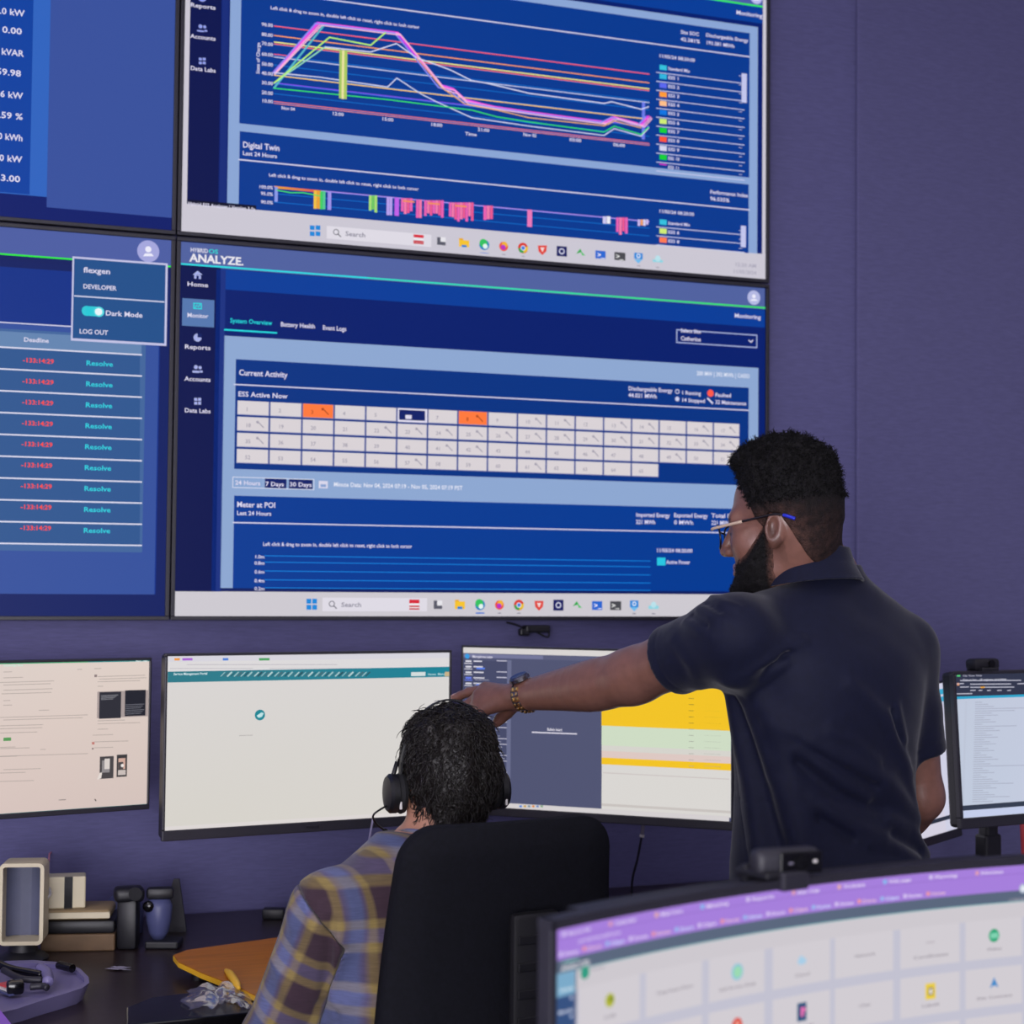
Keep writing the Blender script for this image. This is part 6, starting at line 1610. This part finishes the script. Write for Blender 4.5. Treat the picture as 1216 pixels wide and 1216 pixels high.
V, F = mesh_sdf(skin2, lo, hi, .0034); V = relax(V, F, 1, .3)
col = np.tile(np.array(lin('#c08c74')), (len(V), 1))
man2 = mk('person', (V, F), 'skin_tan', smooth=True, colors=col, loc=np.array([OS[0], OS[1], 0.0]))
tag(man2, 'seated man in a plaid shirt wearing a headset, seen from behind in the black chair', 'person')

# plaid shirt
_pr = seat_rings(.012)
def arm_parts(p):
    L = smin(limb(p, [SL2, SL2 + (EL2 - SL2) * .5, EL2], [.066, .062, .056]), limb(p, [EL2, EL2 + (WL2 - EL2) * .75], [.055, .042]), .02)
    R = smin(limb(p, [SR2, SR2 + (ER2 - SR2) * .5, ER2], [.066, .062, .056]), limb(p, [ER2, ER2 + (WR2 - ER2) * .75], [.055, .042]), .02)
    return L, R
def torso_p(p):
    d = loft(toS(p), _pr, 2.2)
    d = smin(d, cap(p, fromS((-.05, .012, 1.018)), SL2 + (0, 0, .006), .052, .054), .05)
    return smin(d, cap(p, fromS((.05, .012, 1.018)), SR2 + (0, 0, .008), .052, .056), .05)
def plaid0(p):
    L, R = arm_parts(p)
    d = smin(smin(torso_p(p), L, .03), R, .03)
    return smax(d, -cap(p, NB2 + (0, 0, -.03), NB2 + (0, 0, .1), .060, .072), .01)
def tr2(*pts): return [trace(plaid0, *a, 2.2, 3.4) for a in dense(pts, 16)]
FD2 = [(tr2((377, 1040), (366, 1070), (372, 1105)), .010, .006), (tr2((345, 1085), (360, 1140), (380, 1185)), .011, .007), (tr2((405, 1100), (398, 1150), (392, 1190)), .010, .008), (tr2((325, 1140), (345, 1185), (372, 1212)), .011, .007), (tr2((385, 1060), (430, 1052), (470, 1048)), .006, .004), (tr2((400, 1195), (430, 1180), (460, 1182)), .009, .006), (tr2((433, 1012), (442, 1022), (452, 1026)), .010, .005)]
VL2 = [(tr2((393, 1095), (390, 1150), (383, 1195)), .009, .010), (tr2((352, 1110), (372, 1170), (398, 1200)), .009, .006), (tr2((380, 1066), (372, 1090)), .006, .004)]
def plaid(p):
    d = plaid0(p)
    for pts, w, h in FD2: d = d - ridge(p, pts, w, h)
    for pts, w, h in VL2: d = d + ridge(p, pts, w, h)
    return d - .0022 * wob(p, 34, 21)
lo, hi = bound([SL2, SR2, EL2, ER2, WL2, WR2, fromS((-.2, -.15, .5)), fromS((.2, -.15, .5)), fromS((0, 0, 1.1))], .085); lo[2] = .47
def sleeve_cut(p):
    L, R = arm_parts(p); T = torso_p(p); out = []
    for D_, S_, E_, sx in ((L, SL2, EL2, -1), (R, SR2, ER2, 1)):
        ax = (E_ - S_) / np.linalg.norm(E_ - S_); n = ax * .8 + RS_ * .6 * sx; n /= np.linalg.norm(n)
        out.append(np.maximum(-half(p, S_ + n * .012, n), D_ - T - .004))
    return out
def plaid_body(p):
    c = sleeve_cut(p); return smax(smax(plaid(p), -c[0] + .0006, .002), -c[1] + .0006, .002)
V, F = mesh_sdf(plaid_body, lo, hi, .0042); V = relax(V, F, 1, .3)
q = toS(V.astype(F32))
shirt2 = mk('plaid_shirt', (V, F), 'plaid_flannel', man2, smooth=True, attrs={'pu': q[:, 0] + .25 * q[:, 1], 'pv': q[:, 2]})
for k, (S_, E_, W_) in enumerate(((SL2, EL2, WL2), (SR2, ER2, WR2))):
    lo2, hi2 = bound([S_, E_, W_], .085)
    V, F = mesh_sdf(lambda p: smax(plaid(p), sleeve_cut(p)[k] + .0006, .002), lo2, hi2, .0042); V = relax(V, F, 1, .3)
    ax = (E_ - S_) / np.linalg.norm(E_ - S_); x_ = np.cross(ax, FS); x_ /= np.linalg.norm(x_); y_ = np.cross(ax, x_); r = V - S_
    cu_ = (np.arctan2(r @ x_, r @ y_) * .06)[F]
    cu_ = np.where(cu_ - cu_[:, :1] > .18, cu_ - .12 * math.pi, np.where(cu_ - cu_[:, :1] < -.18, cu_ + .12 * math.pi, cu_)); cv_ = (-(r @ ax) + .03)[F]
    mk('sleeve', (V, F), 'plaid_flannel', shirt2, smooth=True, cattrs={'pu': cu_.ravel(), 'pv': cv_.ravel()})
RCo2 = frame(FS * .96 - UP0 * .05, UP0 + FS * .2); CO2 = NB2 + np.array([0, 0, .012])
def collar2(p):
    q = ((p - CO2.astype(F32)) @ RCo2.astype(F32)).astype(F32)
    d = np.abs(loft(q, [(-.05, 0, -.002, .094, .094), (-.02, 0, 0, .078, .08), (.0, 0, 0, .070, .072), (.035, 0, .001, .066, .068)], 2.0)) - .0032
    zt = .026 - .16 * np.clip(q[:, 1] + .02, 0, .2); zb = -.024 - .05 * np.clip(q[:, 1], 0, .2)
    return np.maximum(d, np.maximum(q[:, 2] - zt, zb - q[:, 2]))
lo, hi = bound([CO2], .125); V, F = mesh_sdf(collar2, lo, hi, .0026); V = relax(V, F, 2, .4)
q = toS(V.astype(F32)); mk('collar', (V, F), 'plaid_flannel', man2, smooth=True, attrs={'pu': q[:, 0] * 1.1 + .06, 'pv': q[:, 2] * 1.0 + .045})

# wavy hair
def hair2(p):
    q = toH2(p); d = head_sdf(q, NB2h, .056, ear=False); z = q[:, 2]
    t = .004 + .006 * np.clip((z + .03) / .10, 0, 1) + .012 * np.clip((z - .07) / .04, 0, 1)
    d = d - t - .0042 * wob(q * np.array([1, 1, .6], F32), 150, 31, 5) - .0022 * wob(q, 330, 32, 5)
    hl = np.interp(q[:, 1], [-.12, -.07, -.045, -.03, -.012, .006, .02, .05, .1], [-.10, -.095, -.078, -.040, -.024, -.030, .01, .05, .07]).astype(F32)
    return HS * smax(d, hl - z + .003 * wob(q, 200, 33), .005)
lo, hi = bound([fromH2((0, -.02, .02))], .165); V, F = mesh_sdf(hair2, lo, hi, .0027)
def locks(V, fn, count, seed):
    r = np.random.default_rng(seed); ids = r.choice(len(V), count); P0 = V[ids]; e = .002
    N = np.stack([fn((P0 + np.eye(3)[k] * e).astype(F32)) - fn((P0 - np.eye(3)[k] * e).astype(F32)) for k in range(3)], 1).astype(float); N /= np.linalg.norm(N, axis=1)[:, None] + 1e-9
    vs, fs, n0 = [], [], 0
    for i in range(count):
        dn = -UP0 + FWD0 * .0 + r.normal(size=3) * .45; dn -= N[i] * (dn @ N[i]); dn /= np.linalg.norm(dn) + 1e-9
        sd = np.cross(dn, N[i]); L = .018 * (.5 + r.random()); t = np.linspace(0, 1, 6)
        lift = .3 if r.random() < .06 else .06
        path = P0[i] + N[i] * (.001 + .004 * np.sin(t * 3.1) + lift * L * t)[:, None] + dn * (t * L)[:, None] + sd * (np.sin(t * 4 + r.random() * 6) * .0025)[:, None]
        v, f = tube(path, .0011 * (1 - .7 * t), 3, False); vs.append(v); fs += [[k + n0 for k in g] for g in f]; n0 += len(v)
    return np.concatenate(vs), fs
tv, tf = locks(V, hair2, 4200, 5)
hv, hf = merge((V, F.tolist()), (tv, tf)); tag(mk('hair', (hv, hf), 'hair_brown', man2, smooth=True), 'short dark wavy hair')

# headset worn by him
hs = bpy.data.objects.new('headset', None); COL.objects.link(hs); hs.parent = man2
hs['label'] = 'black headset with a boom microphone'
def hband(r, z0=.0, y=-.014): return [(-r * math.cos(t), y - .004 * math.sin(t), z0 + (.1558) * math.sin(t)) for t in np.linspace(.02, math.pi - .02, 26)]
arc = fromH2(hband(.097, .0))
w_ = RH2[:, 1]
V, F = [], []
for i, c in enumerate(arc):
    tn = (arc[min(i + 1, 25)] - arc[max(i - 1, 0)]); tn /= np.linalg.norm(tn); nn = np.cross(tn, w_)
    for a, b in ((-.006, -.0015), (.006, -.0015), (.006, .0015), (-.006, .0015)): V.append(c + w_ * a + nn * b)
F = [[i * 4 + k, i * 4 + (k + 1) % 4, i * 4 + 4 + (k + 1) % 4, i * 4 + 4 + k] for i in range(25) for k in range(4)] + [[3, 2, 1, 0], [100, 101, 102, 103]]
mk('headband', (np.array(V), F), 'headset_black', hs, smooth=40)
for sx in (-1, 1):
    Rl = RH2 @ np.array([[0, 0, sx], [1, 0, 0], [0, sx, 0.]])
    c = fromH2((sx * .079 - (.008 if sx < 0 else 0), -.006, -.012))
    cu_ = mk('ear_cup', lathe([(.026, .012), (.0335, .015), (.0335, .025), (.029, .030), (.012, .033)], c, Rl, 26), 'headset_black', hs, smooth=35)
    mk('ear_cushion', lathe([(.022, .0), (.033, .001), (.035, .007), (.031, .0135)], c, Rl, 26), 'ear_foam', cu_, smooth=40)
    mk('yoke', tube(fromH2([(sx * .100, -.012, .045), (sx * .108, -.010, .02), (sx * .108, -.008, -.004)]), .004, 8), 'headset_black', hs, smooth=True)
    mk('side_mark', box(fromH2((sx * .1015, -.034, -.034)), (.004, .006, .013), RH2, .001), 'white_plastic', cu_)
bm_ = bez([fromH2((-.112, -.002, -.03)), P(444, 967, 2.84), P(446, 977, 2.87), P(454, 984, 2.90), P(459, 988, 2.92)], 20)
bo = mk('microphone_boom', tube(bm_, .0018, 8), 'headset_black', hs, smooth=True)
mk('microphone', tube([bm_[-4], bm_[-1], bm_[-1] + (bm_[-1] - bm_[-4]) * .6], [.004, .0048, .003], 10), 'headset_black', bo, smooth=True)
# jeans and shoes under the desk
def jeans(p):
    q = toS(p); d = loft(q, [(.50, 0, 0, .172, .125), (.56, 0, -.005, .178, .13), (.66, 0, -.008, .17, .125)], 2.2)
    for sx in (-1, 1): d = smin(d, smin(limb(q, [(sx * .09, .02, .575), (sx * .11, .42, .565)], [.082, .062]), limb(q, [(sx * .11, .42, .555), (sx * .11, .45, .10)], [.062, .052]), .03), .04)
    return d - .002 * wob(p, 30, 44)
lo, hi = bound([fromS((-.2, -.15, .06)), fromS((.2, .55, .7)), fromS((-.2, .55, .1)), fromS((.2, -.15, .7))], .03); V, F = mesh_sdf(jeans, lo, hi, .008); mk('jeans', (V, F), 'jeans', man2, smooth=True)
for sx in (-1, 1):
    def shoe2(p):
        q = toS(p) - np.array([sx * .11, .45, 0], F32)
        d = smin(cap(q, (0, -.045, .045), (0, .13, .034), .044, .040), cap(q, (0, -.02, .05), (0, -.02, .10), .045, .05), .03)
        return smax(d, .001 - q[:, 2], .004)
    c = fromS((sx * .11, .45, .06)); lo, hi = bound([c + FS * .17, c - FS * .1], .09); lo[2] = -.01
    V, F = mesh_sdf(shoe2, lo, hi, .006); mk('shoe', (V, F), 'shoe_leather', man2, smooth=True)
